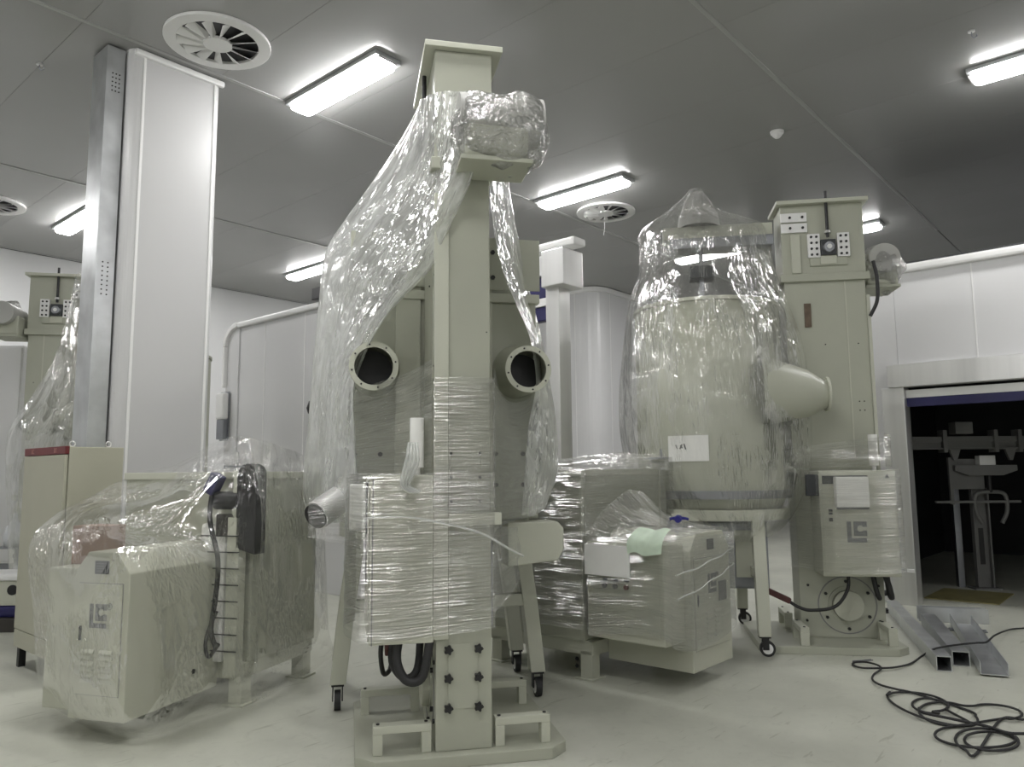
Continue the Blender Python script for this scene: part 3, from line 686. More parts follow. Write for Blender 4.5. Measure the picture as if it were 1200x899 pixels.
# ------------------------------------------------------------------ low coating machines (casing plus front cabinet)
LOUVRE = None
def louvre_mesh():
    mb = MB(); vs = []
    n = 6
    for x in (-.045, .045):
        for k in range(n + 1):
            t = math.pi * k / n
            vs.append((x * (1 if 0 < k < n else 1.0), -.014 * math.sin(t * .5) if k < n else -.001, .012 - .024 * k / n))
    fs = [(k, k + 1, n + 2 + k, n + 1 + k) for k in range(n)] + [tuple(range(n + 1)), tuple(range(n + 1, 2 * n + 2))[::-1]]
    return mb.add(vs, fs).mesh('louvre', 'paint_light')
LOUVRE = louvre_mesh()
def coater(loc, rz, label, W, D, cx0, cx1, sx0, yf, sf, panel=False, foot_x=()):
    K = thing('coating_machine', label, 'machine', loc, rz, 'low coating machines')
    MB().box(-W, 0, 0, D, .26, 1.50).build('casing', 'paint', K, .02)
    MB().box(-W - .01, .01, -.01, D + .01, 1.47, 1.52).build('casing_lid', 'paint_light', K, .006)
    MB().box(-W + .02, -.02, -.06, D, .17, .27).build('base_frame', 'paint_light', K, .006)
    for x in (-W + .02, -.12):
        for y in (-.05, D - .12):
            l = MB().box(x, x + .10, y, y + .10, .012, .20); l.box(x - .03, x + .13, y - .03, y + .13, 0, .014)
            l.build('foot', 'paint_light', K, .003)
    # cabinet with chamfered top corners, carried in front of the casing
    zt, zc, ch_ = 1.06, .94, .095
    prof = [(cx0, .12), (cx1, .12), (cx1, zc), (cx1 - ch_, zt), (cx0 + ch_, zt), (cx0, zc)]
    cb = MB().prism(prof, yf, -.06, 'y').build('cabinet', 'paint_cabinet', K, .008)
    dx0, dx1 = cx0 + .045, cx1 - .045
    MB().box(dx0 - .004, dx1 + .004, yf - .001, yf + .02, .256, .884).build('door_gap', 'joint', cb)
    dr = MB().box(dx0, dx1, yf - .008, yf + .01, .26, .88).build('door', 'paint_cabinet', cb, .003)
    xm = (dx0 + dx1) / 2
    link('emblem', logo_mesh(.135), cb, (xm - .005, yf - .009, .70))
    MB().box(dx0 + .022, dx0 + .036, yf - .016, yf - .008, .56, .64).build('door_lock', 'dark_plate', cb, .002)
    for x in (xm - .065, xm + .065):
        for k in range(6): link('louvre', LOUVRE, cb, (x, yf - .007, .335 + .033 * k))
    npl = MB().box(xm - .05, xm + .05, yf - .004, yf + .001, .935, 1.01).build('nameplate', 'dark_plate', cb)
    for k in range(4): MB().box(xm - .038, xm + .03 - .012 * (k % 2), yf - .0048, yf - .004, .993 - k * .014, .996 - k * .014).build('plate_line', 'grey_print', cb)
    rg = link('registered_mark', text_mesh('R', .028, 'grey_print'), cb, (xm + .075, yf - .0095, .755)); rg.rotation_euler = (math.pi / 2, 0, 0)
    MB().ring((xm + .075, yf - .011, .755), (0, 1, 0), .016, .0185, .002, 24).build('registered_ring', 'grey_print', cb)
    MB().box(sx0, cx0 - .001, sf, -.08, .33 if panel else .14, 1.0 if panel else .955).build('side_box', 'paint_cabinet', K, .012)
    if panel:
        MB().box(sx0 - .004, sx0 + .002, sf + .03, -.12, .38, .97).build('panel_door', 'paint_light', K, .003)
        for k, y in enumerate((-.42, -.33, -.24)):
            MB().cyl((sx0 - .004, y, .70), (sx0 - .022, y, .70), .017, n=14).build('push_button', ('red_label', 'grey_print', 'grey_print')[k], K)
            MB().box(sx0 - .006, sx0 - .003, y - .02, y + .02, .735, .75).build('button_label', 'dark_plate', K)
        pp_ = MB().box(sx0 - .042, sx0 - .034, sf + .24, sf + .62, .77, .985).build('paper_cover', 'paper', K, .003)
    return K
# near machine on the left
LM_LOC, LM_RZ = Vector((-1.75, 5.25, 0)), math.radians(-17)
MLM = LOC(LM_LOC, LM_RZ)
k1 = coater(LM_LOC, LM_RZ, 'low coating machine draped with film, cabinet door facing out, beside the red-topped cabinet', 1.08, .80, -.60, -.20, -.86, -.86, -.80)
bolts(k1, [(-.199, -.30, .27)], 'x', .016, .006)
# machinery in the gap between cabinet and casing
MB().box(-.10, -.01, -.14, -.06, .20, 1.22).build('front_post', 'paint_light', k1, .004)
for k in range(8):
    MB().box(-.30, .0, -.15, -.145, .36 + .105 * k, .368 + .105 * k).build('cable_tie', 'black', k1)
for x in (-.33, -.22): MB().box(x, x + .09, -.12, -.05, .28, 1.18).build('air_hose_bundle', 'foam', k1, .03)
hose([(-.22, -.16, 1.36), (-.20, -.19, 1.20), (-.12, -.20, .95), (-.13, -.20, .7), (-.17, -.18, .5), (-.14, -.16, .38)], .016).build('hose', 'rubber', k1)
hose([(-.14, -.17, .62), (-.19, -.20, .45), (-.16, -.21, .34), (-.10, -.19, .42)], .012).build('hose', 'rubber', k1)
md = MB(); pm_ = []
for k in range(9): 
    t = math.pi * k / 8; pm_.append((.035 + .075 * math.cos(t), 1.50 + .075 * math.sin(t)))
md.prism(pm_ + [(-.04, 1.02), (.11, .98)], -.14, -.02, 'y'); md.build('motor_guard', 'black', k1, .01)
MB().cyl((-.22, -.10, 1.33), (-.03, -.10, 1.33), .06, n=20).build('drive_motor', 'black', k1)
MB().box(-.075, -.02, -.13, -.05, 1.22, 1.53).build('bearing_stand', 'paint_light', k1, .004)
MB().box(-.15, .02, -.14, -.06, 1.545, 1.56).build('cap_bar', 'steel_dark', k1, .003)
MB().cyl((-.075, -.10, 1.56), (-.075, -.10, 1.65), .013, n=12).build('eye_bolt', 'steel', k1)
mq = MB(); mq.M = Matrix.Translation((-.23, -.12, 1.44)) @ Matrix.Rotation(.5, 4, 'Y'); mq.box(-.04, .04, -.04, .04, -.07, .07); mq.build('solenoid_valve', 'navy', k1, .008)
MB().box(-.2, -.06, -.13, -.09, 1.10, 1.24).build('hose_plate', 'kraft_dark', k1, .004)
# cardboard carton on the cabinet's lower end
cbx = MB().box(-.12, .12, -.09, .09, 0, .235).build('cardboard_box', 'cardboard', None, .004)
cbx.location = MLM @ Vector((-.735, -.56, .957)); cbx.rotation_euler = (0, 0, LM_RZ)
tag(cbx, 'small brown cardboard box under the film on the machine beside the red-topped cabinet', 'box')

# machine between the two tall drums (stands square to the hall)
MM_LOC, MM_RZ = rm(5.85, 3.42), ROOM_RZ
MMM = LOC(MM_LOC, MM_RZ)
k2 = coater(MM_LOC, MM_RZ, 'low coating machine wrapped in film, with push buttons, paper cover and green sheet', 1.17, .95, -.95, -.35, -1.23, -.76, -.71, panel=True)
MB().box(-.06, .03, -.02, .06, .4, 1.60).build('corner_post', 'paint', k2, .004)
MB().box(-.16, .05, -.05, .07, 1.60, 1.615).build('cap_bar', 'steel_dark', k2, .003)
MB().cyl((-.0, 0, 1.615), (-.0, 0, 1.69), .012, n=10).build('eye_bolt', 'steel_dark', k2)
MB().box(-.56, -.44, -.772, -.768, .56, .70).build('notice', 'grey_print', k2)
bolts(k2, [(-1.232, .02, .16), (-1.232, .02, .11)], '-x', .016, .006)
# green sheet hung over the control box corner
rows = [[MMM @ Vector((-1.12 - .01 * i, -.72 + .055 * i, 1.10 + .01 * math.sin(i * 2.1))) for i in range(5)],
        [MMM @ Vector((-1.21, -.74 + .065 * i, 1.085 + .012 * math.sin(i * 1.7))) for i in range(5)],
        [MMM @ Vector((-1.275, -.74 + .07 * i, 1.03 + .01 * math.sin(i * 2.6))) for i in range(5)],
        [MMM @ Vector((-1.29 - .006 * math.sin(i * 3.), -.73 + .065 * i, .94 + .012 * math.sin(i * 2.2 + 1))) for i in range(5)]]
g_ = sheet('green_sheet', rows, 40, 34, 'paper_green', .008, 7, 7, 3); tag(g_, 'crumpled pale green plastic sheet hung over the control box corner', 'sheet')
glv = MB(); random.seed(4)
for k in range(5):
    a = k * .55 - 1.1
    glv.tube(cr_spline([(0, 0, .015), (.035 * math.cos(a), .035 * math.sin(a), .022), (.075 * math.cos(a + .2), .075 * math.sin(a + .2), .012)], 7), .011, 7)
glv.tube(cr_spline([(-.06, 0, .015), (-.02, .005, .022), (.02, 0, .018)], 6), .026, 8)
go = glv.build('blue_glove', 'blue_glove'); go.location = MMM @ Vector((-.62, -.50, 1.125)); go.rotation_euler = (0, 0, 1.2)
tag(go, 'crumpled dark blue rubber glove lying on top of the wrapped machine cabinet', 'glove')

# ------------------------------------------------------------------ red-topped electrical cabinet by the pillar
ec = thing('electrical_cabinet', 'tall beige electrical cabinet with a dark red strip on top, before the pillar', 'cabinet', rm(2.12, 6.28), ROOM_RZ)
MB().box(.03, .42, 0, .90, .16, 1.72).build('body', 'paint_beige', ec, .006)
MB().box(0, .026, .006, .894, .30, 1.66).build('door', 'paint_beige', ec, .006)
MB().box(0, .03, 0, .90, 1.665, 1.725).build('header_strip', 'red_label', ec, .004)
for k, (tx, y) in enumerate((('LC', .70), ('LX', .2))):
    o = link('header_lettering', text_mesh(tx, .05, 'red_print'), ec, (-.001, y, 1.695)); o.rotation_euler = (math.pi / 2, 0, -math.pi / 2)
MB().box(.004, .42, .004, .896, .16, .295).build('plinth', 'paint_beige', ec, .006)
for x in (.03, .37):
    for y in (.03, .83): MB().box(x, x + .05, y, y + .05, 0, .17).build('leg', 'black', ec)
for x in (.08, .34):
    MB().tube([(x + .02 * math.cos(t), .1 if x < .2 else .1, 1.745 + .02 * math.sin(t)) for t in [k * math.pi / 7 for k in range(15)]], .005, 6).build('eye_bolt', 'steel', ec)

# ------------------------------------------------------------------ left edge clutter
wc = thing('storage_cabinet', 'tall plain white cabinet behind the elevator motor wrapped in film', 'cabinet', (-7.6, 10.0, 0), 0)
MB().box(0, 1.17, 0, .6, .40, 3.22).build('body', 'white_panel', wc, .01)
MB().box(.02, 1.15, -.012, 0, .43, 3.19).build('door', 'white_panel', wc, .006)
MB().box(0.02, 1.15, .02, .58, 0, .40).build('plinth', 'steel_dark', wc, .006)
pal = thing('pallet', 'low dark pallet on the floor behind the red-topped cabinet', 'pallet', (-5.62, 7.62, 0), math.radians(4))
for k in range(6): MB().box(0, 1.1, .15 * k, .15 * k + .11, .10, .125).build('deck_board', 'kraft_dark', pal, .002)
for y in (0, .38, .76): MB().box(0, 1.1, y, y + .09, 0, .10).build('bearer', 'kraft_dark', pal, .002)
bag = MB().box(0, .9, 0, .5, 0, .11).build('blue_sack', 'navy', None, .03); bag.location = (-5.55, 7.70, .127); bag.rotation_euler = (0, 0, .06)
tag(bag, 'dark blue flat sack lying on the pallet behind the red-topped cabinet', 'sack')
un = thing('fan_unit', 'pale metal fan unit with two dark round fans on the pallet', 'machine', (-5.5, 7.72, .24), math.radians(3))
MB().box(0, .85, 0, .45, 0, .24).build('housing', 'paint_light', un, .01)
for x in (.56, .70): MB().cyl((x, -.006, .15), (x, 0, .15), .05, n=20).build('fan', 'black', un)
MB().box(-.02, .9, -.02, .47, .24, .30).build('cover_sheet', 'white_trim', un, .02)
bt = thing('spray_nozzle', 'clear conical spray nozzle on a small shelf behind the red-topped cabinet', 'nozzle', at(16, 640, 8.58))
MB().lathe([(.0, 0), (.09, 0), (.11, .10), (.085, .2), (.03, .28), (.018, .36), (0, .36)], n=24).build('body', 'bottle_clear', bt)
MB().box(-.16, .2, -.08, .10, -.025, 0).build('shelf_plate', 'steel_dark', bt, .003)
MB().box(-.02, .02, .06, .10, -at(16, 640, 8.58).z, -.025).build('stand_post', 'steel_dark', bt)

# ------------------------------------------------------------------ dispenser and dark fittings on the cubicle wall
dp = thing('hand_dispenser', 'white wall dispenser with a grey lower half beside the pillar', 'dispenser', rm(5.865, 10.92, 2.03), ROOM_RZ)
MB().box(-.10, 0, -.11, .11, .30, .70).build('cover', 'white_trim', dp, .03)
MB().box(-.08, 0, -.10, .10, 0, .30).build('tray', 'steel_dark', dp, .01)
MB().box(-.01, 0, -.13, .13, -.02, .72).build('back_plate', 'steel_dark', dp, .004)
bx = rbox('door_drive', 'black', 5.80, 6.05, 8.32, 8.62, 3.80, 3.96, .01); tag(bx, 'black drive box on top of the white cubicle wall', 'box')
hn = MB().lathe([(0, -.1), (.07, -.07), (.09, 0), (.06, .09), (0, .12)], n=16).build('wall_knob', 'black'); hn.location = rm(5.84, 8.58, 2.36)
tag(hn, 'black rounded fitting on the white cubicle wall', 'fitting')
rk = thing('relay_rack', 'small white frame of dark relays standing behind the wrapped machine', 'rack', rm(5.62, 4.55, 1.50), ROOM_RZ)
MB().box(-.02, 0, 0, .36, 0, .28).build('back', 'white_trim', rk, .003)
MB().box(-.16, 0, 0, .36, .26, .28).build('top', 'white_trim', rk, .003)
MB().box(-.16, 0, 0, .02, 0, .28).build('side', 'white_trim', rk, .003)
for k in range(4): MB().box(-.12, -.02, .05 + .075 * k, .11 + .075 * k, .02, .22).build('relay', ('kraft_dark', 'interior_red', 'kraft_dark', 'dark_plate')[k], rk, .004)
MB().box(-.12, -.02, .1, .3, -1.5, 0).build('stand', 'steel_dark', rk)

# ------------------------------------------------------------------ hoist inside the booth
hz = thing('rail_hoist', 'grey overhead rail with a hanging lifting clamp inside the dark booth', 'hoist', rm(11.15, 2.0), math.radians(0))
MB().box(-1.4, 5.0, -.04, .04, 1.83, 1.90).build('rail', 'hoist_shade', hz, .004)
MB().box(-1.4, 5.0, -.05, .05, 1.74, 1.76).build('rail_flange', 'hoist_shade', hz, .003)
MB().box(-1.4, 5.0, -.012, .012, 1.76, 1.83).build('rail_web', 'hoist_shade', hz)
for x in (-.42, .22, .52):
    MB().box(x - .025, x + .025, -.07, .07, 1.70, 1.98).build('rail_bracket', 'hoist_shade', hz, .004)
MB().box(-.30, -.08, -.10, .06, 1.93, 2.08).build('drive_unit', 'hoist_shade', hz, .01)
for x in (-.28, .42): MB().prism([(x - .07, 1.74), (x + .07, 1.74), (x + .02, 1.60), (x - .02, 1.60)], -.02, .02, 'y').build('hanger_plate', 'hoist_shade', hz, .003)
MB().prism([(-.30, 1.54), (.48, 1.54), (.48, 1.47), (.30, 1.41), (-.12, 1.41), (-.30, 1.47)], -.03, .03, 'y').build('spreader_bar', 'hoist_shade', hz, .006)
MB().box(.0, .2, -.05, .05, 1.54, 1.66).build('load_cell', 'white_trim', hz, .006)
MB().box(-.34, -.30, .04, .08, 1.05, 1.64).build('side_rod', 'hoist_shade', hz)
MB().box(-.30, .1, .05, .07, 1.24, 1.62).build('back_plate', 'hoist_shade', hz, .003)
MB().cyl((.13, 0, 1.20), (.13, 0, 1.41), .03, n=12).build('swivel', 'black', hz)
MB().box(-.56, .50, -.02, .02, 1.07, 1.10).build('handle_bar', 'hoist_shade', hz, .004)
for s in (-1, 1): MB().tube(cr_spline([(.13, 0, 1.21), (.13 + s * .16, 0, 1.19), (.13 + s * .20, 0, 1.10), (.13 + s * .19, 0, .95), (.13 + s * .12, 0, .82)], 14), .025, 8).build('clamp_arm', 'hoist_shade', hz)
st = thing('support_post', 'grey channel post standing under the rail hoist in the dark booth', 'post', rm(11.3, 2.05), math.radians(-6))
MB().box(-.09, .09, 0, .02, .02, 1.25).build('web', 'hoist_shade', st, .003)
for s in (-1, 1): MB().box(s * .09 - .01, s * .09 + .01, -.06, .02, .02, 1.25).build('flange', 'hoist_shade', st, .003)
MB().box(-.16, .16, -.12, .12, 0, .02).build('foot_plate', 'hoist_shade', st, .003)
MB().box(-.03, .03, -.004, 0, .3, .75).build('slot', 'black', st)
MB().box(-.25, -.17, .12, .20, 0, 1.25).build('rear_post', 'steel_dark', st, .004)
fp = rbox('floor_plate', 'yellow_plate', 10.05, 11.0, 1.70, 2.45, 0, .012, .003); tag(fp, 'flat dull yellow steel plate on the floor inside the dark booth', 'plate')

# ------------------------------------------------------------------ steel sections on the floor
def section(name, p0, p1, w, h, t, label, open_top=False, mat='galvanised'):
    p0 = Vector(p0); p1 = Vector(p1); d = p1 - p0; L_ = d.length
    mb = MB()
    if open_top:
        mb.box(0, L_, -w, w, 0, t); mb.box(0, L_, -w, -w + t, 0, h); mb.box(0, L_, w - t, w, 0, h)
        o = mb.build(name, mat, None, .001)
    else:
        o = MB().box(0, L_, -w, w, h - t, h).box(0, L_, -w, w, 0, t).box(0, L_, -w, -w + t, t, h - t).box(0, L_, w - t, w, t, h - t).build(name, mat)
    o.location = p0; o.rotation_euler = (0, 0, math.atan2(d.y, d.x)); tag(o, label, 'beam', 'steel sections on the floor'); return o
section('square_tube', on_floor(1107, 787), on_floor(1046, 716), .052, .11, .006, 'square steel tube lying nearest the elevator base, open end facing out')
section('square_tube', on_floor(1127, 781), on_floor(1088, 733), .06, .11, .006, 'short square steel tube between the long tube and the open channel')
section('steel_channel', on_floor(1166, 794) + Vector((0, 0, .013)), on_floor(1126, 733) + Vector((0, 0, .013)), .09, .09, .006, 'open steel channel on the floor with its hollow side up', True)
section('steel_channel', on_floor(1158, 731), on_floor(1076, 727), .05, .14, .006, 'steel channel lying crosswise at the far ends of the tubes', True)
section('flat_bar', on_floor(1157, 741), on_floor(1112, 738), .05, .012, .006, 'thin dark flat bar on the floor by the steel channel', True, 'steel_dark')
section('flat_bar', on_floor(1000, 776), on_floor(1022, 774), .012, .008, .003, 'small dark metal strip on the floor before the elevator base', True, 'steel_dark')

# ------------------------------------------------------------------ black cable on the floor
K = 240 / 903.0
def cpt(x, y, z=.010): return on_floor(960 + x * K, 660 + y * K, z)
path = [(1010, 280), (903, 287), (840, 293), (775, 318), (738, 348), (690, 352), (610, 360), (515, 376), (460, 405), (405, 442), (335, 459), (270, 463), (190, 462), (148, 448), (160, 437), (210, 437), (262, 452), (272, 468), (240, 492), (236, 515), (270, 537), (340, 556), (420, 574)]
def ell(cx, cy, rx, ry, t0, t1, n_, tilt=0.0):
    return [(cx + rx * math.cos(math.radians(t)), cy + ry * math.sin(math.radians(t)) + tilt * rx * math.cos(math.radians(t))) for t in [t0 + (t1 - t0) * k / n_ for k in range(n_ + 1)]]
path += ell(500, 640, 200, 55, -60, 200, 12, .28)[1:]
path += ell(430, 612, 140, 40, 200, 420, 10, .12)
path += ell(490, 630, 80, 32, 60, 380, 12, .1)
path += ell(570, 665, 130, 50, 40, 300, 10, .1)
path += ell(780, 655, 115, 30, 210, 440, 10, .1)
path += ell(690, 765, 180, 48, -120, -370, 12, .05)
path += ell(760, 785, 120, 42, -10, -380, 14, .05)
path += ell(740, 790, 140, 60, -30, -250, 10, .1)
path += [(800, 690), (900, 690), (1010, 688)]
def lift(x, y, i):
    if y > 385 or x > 800 or x < 430: return .010 + .007 * (1 + math.sin(i * 1.3))
    return .128 if 480 < x < 700 else (.125 if x >= 700 else .10)      # rides over the steel sections
pts3 = [cpt(x, y, lift(x, y, i)) for i, (x, y) in enumerate(path)]
cab = MB().tube(cr_spline(pts3, 700), .0075, 7).build('power_cable', 'rubber'); tag(cab, 'black power cable snaking and lying in loose coils on the floor', 'cable')
path = [(1000, 752), (903, 752), (830, 748), (740, 720), (600, 690), (460, 660), (440, 640)]
cab2 = MB().tube(cr_spline([cpt(x, y, .03) for x, y in path] , 120), .0085, 7).build('power_cable', 'rubber'); tag(cab2, 'loose end of black cable crossing over the coils', 'cable')

# ------------------------------------------------------------------ plastic film
def film_tag(o, label): return tag(o, label, 'film', 'clear plastic film covers')
P_ = at
# over the near low machine
rowsA = [[P_(165, 552, 5.9), P_(205, 544, 5.8), P_(246, 520, 5.25), P_(285, 511, 5.12), P_(318, 524, 5.2)],
         [P_(112, 578, 5.2), P_(180, 575, 5.15), P_(228, 566, 5.0), P_(272, 556, 4.98), P_(312, 590, 5.02)],
         [P_(64, 602, 4.95), P_(112, 602, 4.75), P_(168, 615, 4.7), P_(225, 622, 4.75), P_(304, 660, 5.0)],
         [P_(34, 640, 4.72), P_(95, 648, 4.33), P_(163, 643, 4.25), P_(215, 650, 4.5), P_(302, 700, 4.98)],
         [P_(37, 715, 4.62), P_(92, 735, 4.28), P_(165, 735, 4.18), P_(232, 725, 4.55), P_(302, 750, 4.98)],
         [P_(42, 785, 4.56), P_(95, 830, 4.24), P_(166, 845, 4.15), P_(236, 812, 4.5), P_(300, 800, 4.97)],
         [on_floor(56, 826, .02), on_floor(108, 857, .02), on_floor(168, 866, .02), on_floor(238, 842, .02), on_floor(298, 822, .02)]]
film_tag(sheet('film_cover', rowsA, 150, 150, 'film_thin', .012, 4.5, 1.6, 1), 'clear film tent over the cabinet and brown box of the near low machine')
rowsB = [[P_(290, 511, 5.12), P_(322, 520, 5.25), P_(362, 536, 6.0), P_(340, 536, 6.4)],
         [P_(306, 590, 5.02), P_(324, 595, 5.22), P_(379, 600, 6.0), P_(350, 600, 6.5)],
         [P_(303, 690, 5.0), P_(326, 700, 5.22), P_(384, 690, 5.95), P_(352, 690, 6.4)],
         [P_(300, 760, 4.98), P_(328, 765, 5.22), P_(387, 740, 5.9), P_(355, 735, 6.3)],
         [on_floor(296, 826, .02), on_floor(334, 806, .02), on_floor(390, 768, .02), on_floor(370, 752, .02)]]
film_tag(sheet('film_cover', rowsB, 100, 110, 'film_thin', .012, 5, 1.2, 2), 'clear film hanging down the casing of the near low machine')
# curtains either side of the front-on elevator
rowsC = [[P_(520, 120, 4.9), P_(492, 122, 4.55), P_(508, 108, 4.13), P_(545, 106, 4.10), P_(576, 108, 4.15), P_(580, 112, 4.4)],
         [P_(505, 165, 5.1), P_(472, 160, 4.7), P_(505, 150, 4.18), P_(540, 150, 4.06), P_(572, 150, 4.08), P_(580, 135, 4.3)],
         [P_(480, 210, 5.4), P_(440, 207, 4.9), P_(490, 205, 4.3), P_(522, 208, 4.10), P_(550, 205, 4.06), P_(556, 203, 4.1)],
         [P_(460, 260, 5.7), P_(404, 256, 5.1), P_(450, 262, 4.5), P_(498, 270, 4.18), P_(524, 262, 4.12), P_(530, 262, 4.15)],
         [P_(450, 300, 5.9), P_(383, 294, 5.3), P_(418, 310, 4.65), P_(468, 322, 4.3), P_(500, 314, 4.2), P_(505, 314, 4.24)],
         [P_(440, 360, 6.0), P_(376, 350, 5.4), P_(400, 372, 4.8), P_(434, 382, 4.5), P_(448, 374, 4.40), P_(451, 374, 4.44)],
         [P_(440, 430, 6.0), P_(370, 420, 5.5), P_(384, 440, 4.95), P_(404, 448, 4.75), P_(415, 444, 4.66), P_(418, 446, 4.70)],
         [P_(440, 500, 6.0), P_(364, 500, 5.5), P_(376, 515, 5.0), P_(396, 525, 4.8), P_(414, 520, 4.66), P_(416, 520, 4.72)],
         [P_(440, 565, 6.0), P_(360, 562, 5.5), P_(370, 580, 5.05), P_(392, 585, 4.85), P_(416, 572, 4.68), P_(420, 572, 4.72)],
         [P_(440, 600, 6.0), P_(364, 598, 5.5), P_(376, 612, 5.1), P_(398, 612, 4.9), P_(424, 598, 4.7), P_(428, 600, 4.75)]]
film_tag(sheet('film_cover', rowsC, 150, 200, 'film_milky', .016, 5.5, .9, 3), 'milky film curtain draped from the elevator head past the round port nearest the pillar')
rowsD = [[P_(574, 206, 4.5), P_(586, 204, 4.6), P_(596, 205, 4.75), P_(590, 205, 5.1)],
         [P_(578, 255, 4.5), P_(590, 252, 4.65), P_(603, 255, 4.9), P_(590, 255, 5.4)],
         [P_(588, 308, 4.6), P_(600, 304, 4.75), P_(612, 303, 5.1), P_(590, 303, 5.6)],
         [P_(604, 352, 4.68), P_(613, 348, 4.85), P_(622, 350, 5.3), P_(600, 350, 5.8)],
         [P_(622, 398, 4.75), P_(629, 398, 4.95), P_(634, 400, 5.4), P_(610, 400, 5.9)],
         [P_(629, 450, 4.82), P_(636, 448, 5.0), P_(643, 445, 5.4), P_(615, 445, 5.9)],
         [P_(620, 500, 4.85), P_(638, 505, 4.98), P_(652, 500, 5.4), P_(620, 500, 5.9)],
         [P_(616, 555, 4.88), P_(636, 560, 5.0), P_(653, 552, 5.4), P_(620, 555, 5.9)],
         [P_(612, 604, 4.92), P_(628, 604, 5.05), P_(640, 592, 5.4), P_(618, 592, 5.8)]]
film_tag(sheet('film_cover', rowsD, 90, 180, 'film_milky', .012, 5.5, .9, 4), 'milky film strip hanging down beside the open port nearest the roll door')
# wrap round the front-on elevator and drum
def wrap(path, z0, z1, M, n=9):
    return [[M @ Vector((x, y, (z0(i / (len(path) - 1)) if callable(z0) else z0) * (1 - t) + (z1(i / (len(path) - 1)) if callable(z1) else z1) * t)) for i, (x, y) in enumerate(path)] for t in [k / (n - 1) for k in range(n)]]
rowsE = wrap([(-.62, .30), (-.45, .10), (-.28, -.12), (-.175, -.39)], lambda u: 1.46 + .02 * u, lambda u: 2.0 + .12 * u, ME)
film_tag(sheet('stretch_wrap', rowsE, 70, 80, 'film_stretch', .006, .8, 12, 5), 'tight stretch wrap pulled from the port by the pillar to the elevator column')
rowsF = wrap([(-.17, -.392), (0, -.392), (.155, -.385), (.17, -.34)], 1.30, 2.02, ME)
film_tag(sheet('stretch_wrap', rowsF, 60, 70, 'film_stretch', .002, 1, 9, 6), 'stretch wrap lying flat on the face of the front-on elevator column')
rowsG = wrap([(.16, -.37), (.25, -.10), (.36, .10), (.50, .26), (.62, .34)], lambda u: 1.18 + .05 * u, lambda u: 2.08 - .15 * math.sin(u * 3), ME)
film_tag(sheet('stretch_wrap', rowsG, 70, 80, 'film_stretch', .008, .8, 12, 7), 'stretch wrap pulled back from the column below the port by the roll door')
rowsH = wrap([(-.56, .22), (-.62, .10), (-.62, -.16), (-.555, -.38), (-.515, -.415), (-.34, -.412), (-.16, -.40), (.0, -.405), (.16, -.40)], lambda u: .64 + .1 * max(0, u - .6), lambda u: 1.50, ME)
film_tag(sheet('stretch_wrap', rowsH, 110, 110, 'film_stretch', .004, 1, 14, 8), 'shiny stretch wrap bound round the control cabinet of the front-on elevator')
rowsI = wrap([(.15, -.38), (.24, -.3), (.34, -.12), (.40, .12)], lambda u: .75 + .2 * u, lambda u: 1.22 - .05 * u, ME)
film_tag(sheet('stretch_wrap', rowsI, 50, 60, 'film_stretch', .018, 3, 7, 9), 'loose bunch of film between the column and the drive cover')
rowsJ = wrap([(-.84, .26), (-.70, .18), (-.58, .05), (-.53, -.05)], lambda u: 1.12 - .05 * u, lambda u: 1.36 + .14 * u, ME)
film_tag(sheet('stretch_wrap', rowsJ, 50, 60, 'film_stretch', .008, 1, 10, 10), 'stretch wrap holding the steel outlet pipe to the control cabinet')
tl_ = MB()
for k in range(4):
    tl_.tube(cr_spline([ME @ Vector((-.30 + .012 * k, -.43, 1.66)), ME @ Vector((-.32 + .02 * k, -.45, 1.55)), ME @ Vector((-.34 + .012 * k, -.44, 1.44)), ME @ Vector((-.29 + .015 * k, -.44, 1.40))], 16), .010, 6)
film_tag(tl_.build('film_tail', 'film_milky'), 'twisted film tail hanging at the top of the wrapped control cabinet')
st_ = MB().tube(cr_spline([ME @ Vector(p) for p in ((-.52, -.42, 1.27), (-.30, -.425, 1.27), (-.12, -.42, 1.235), (.08, -.42, 1.18), (.26, -.36, 1.08), (.36, -.20, 1.03))], 40), .006, 6)
film_tag(st_.build('film_strand', 'film_milky'), 'twisted white film strand stretched across the column from the control cabinet')
def local_rows(M, rows): return [[M @ Vector(p) for p in r] for r in rows]
# motors in film
def motor_film(M, label, seed, c=(.17, -.56, 3.37)):
    rows = []
    for k in range(9):
        t = k / 8; x = -.09 + .53 * t; rr = (.05, .17, .19, .2, .205, .205, .20, .17, .04)[k]
        rows.append([M @ Vector((x, c[1] + rr * math.cos(2 * math.pi * i / 16) * (1 + .08 * math.sin(i * 2.3 + k)), c[2] + rr * math.sin(2 * math.pi * i / 16) * (1 + .1 * math.sin(i * 1.7 + k * 2)) - .02 * (i % 3))) for i in range(17)])
    film_tag(sheet('motor_wrap', rows, 90, 60, 'film_motor', .010, 7, 7, seed), label)
motor_film(ME, 'crinkled film bag round the motor of the front-on elevator', 11)
motor_film(MR, 'crinkled film bag round the elevator motor above the doorway', 12)
rows = []
for k in range(8):
    t = k / 7; y = -.50 - .75 * t; rr = .125 + .01 * math.sin(k * 2)
    rows.append([ML @ Vector((.12 + .06 * t + rr * math.cos(2 * math.pi * i / 16), y, 3.48 - .13 * t + rr * math.sin(2 * math.pi * i / 16))) for i in range(17)])
film_tag(sheet('motor_wrap', rows, 70, 60, 'film_motor', .012, 8, 5, 13), 'film tube round the motor of the elevator behind the red-topped cabinet')
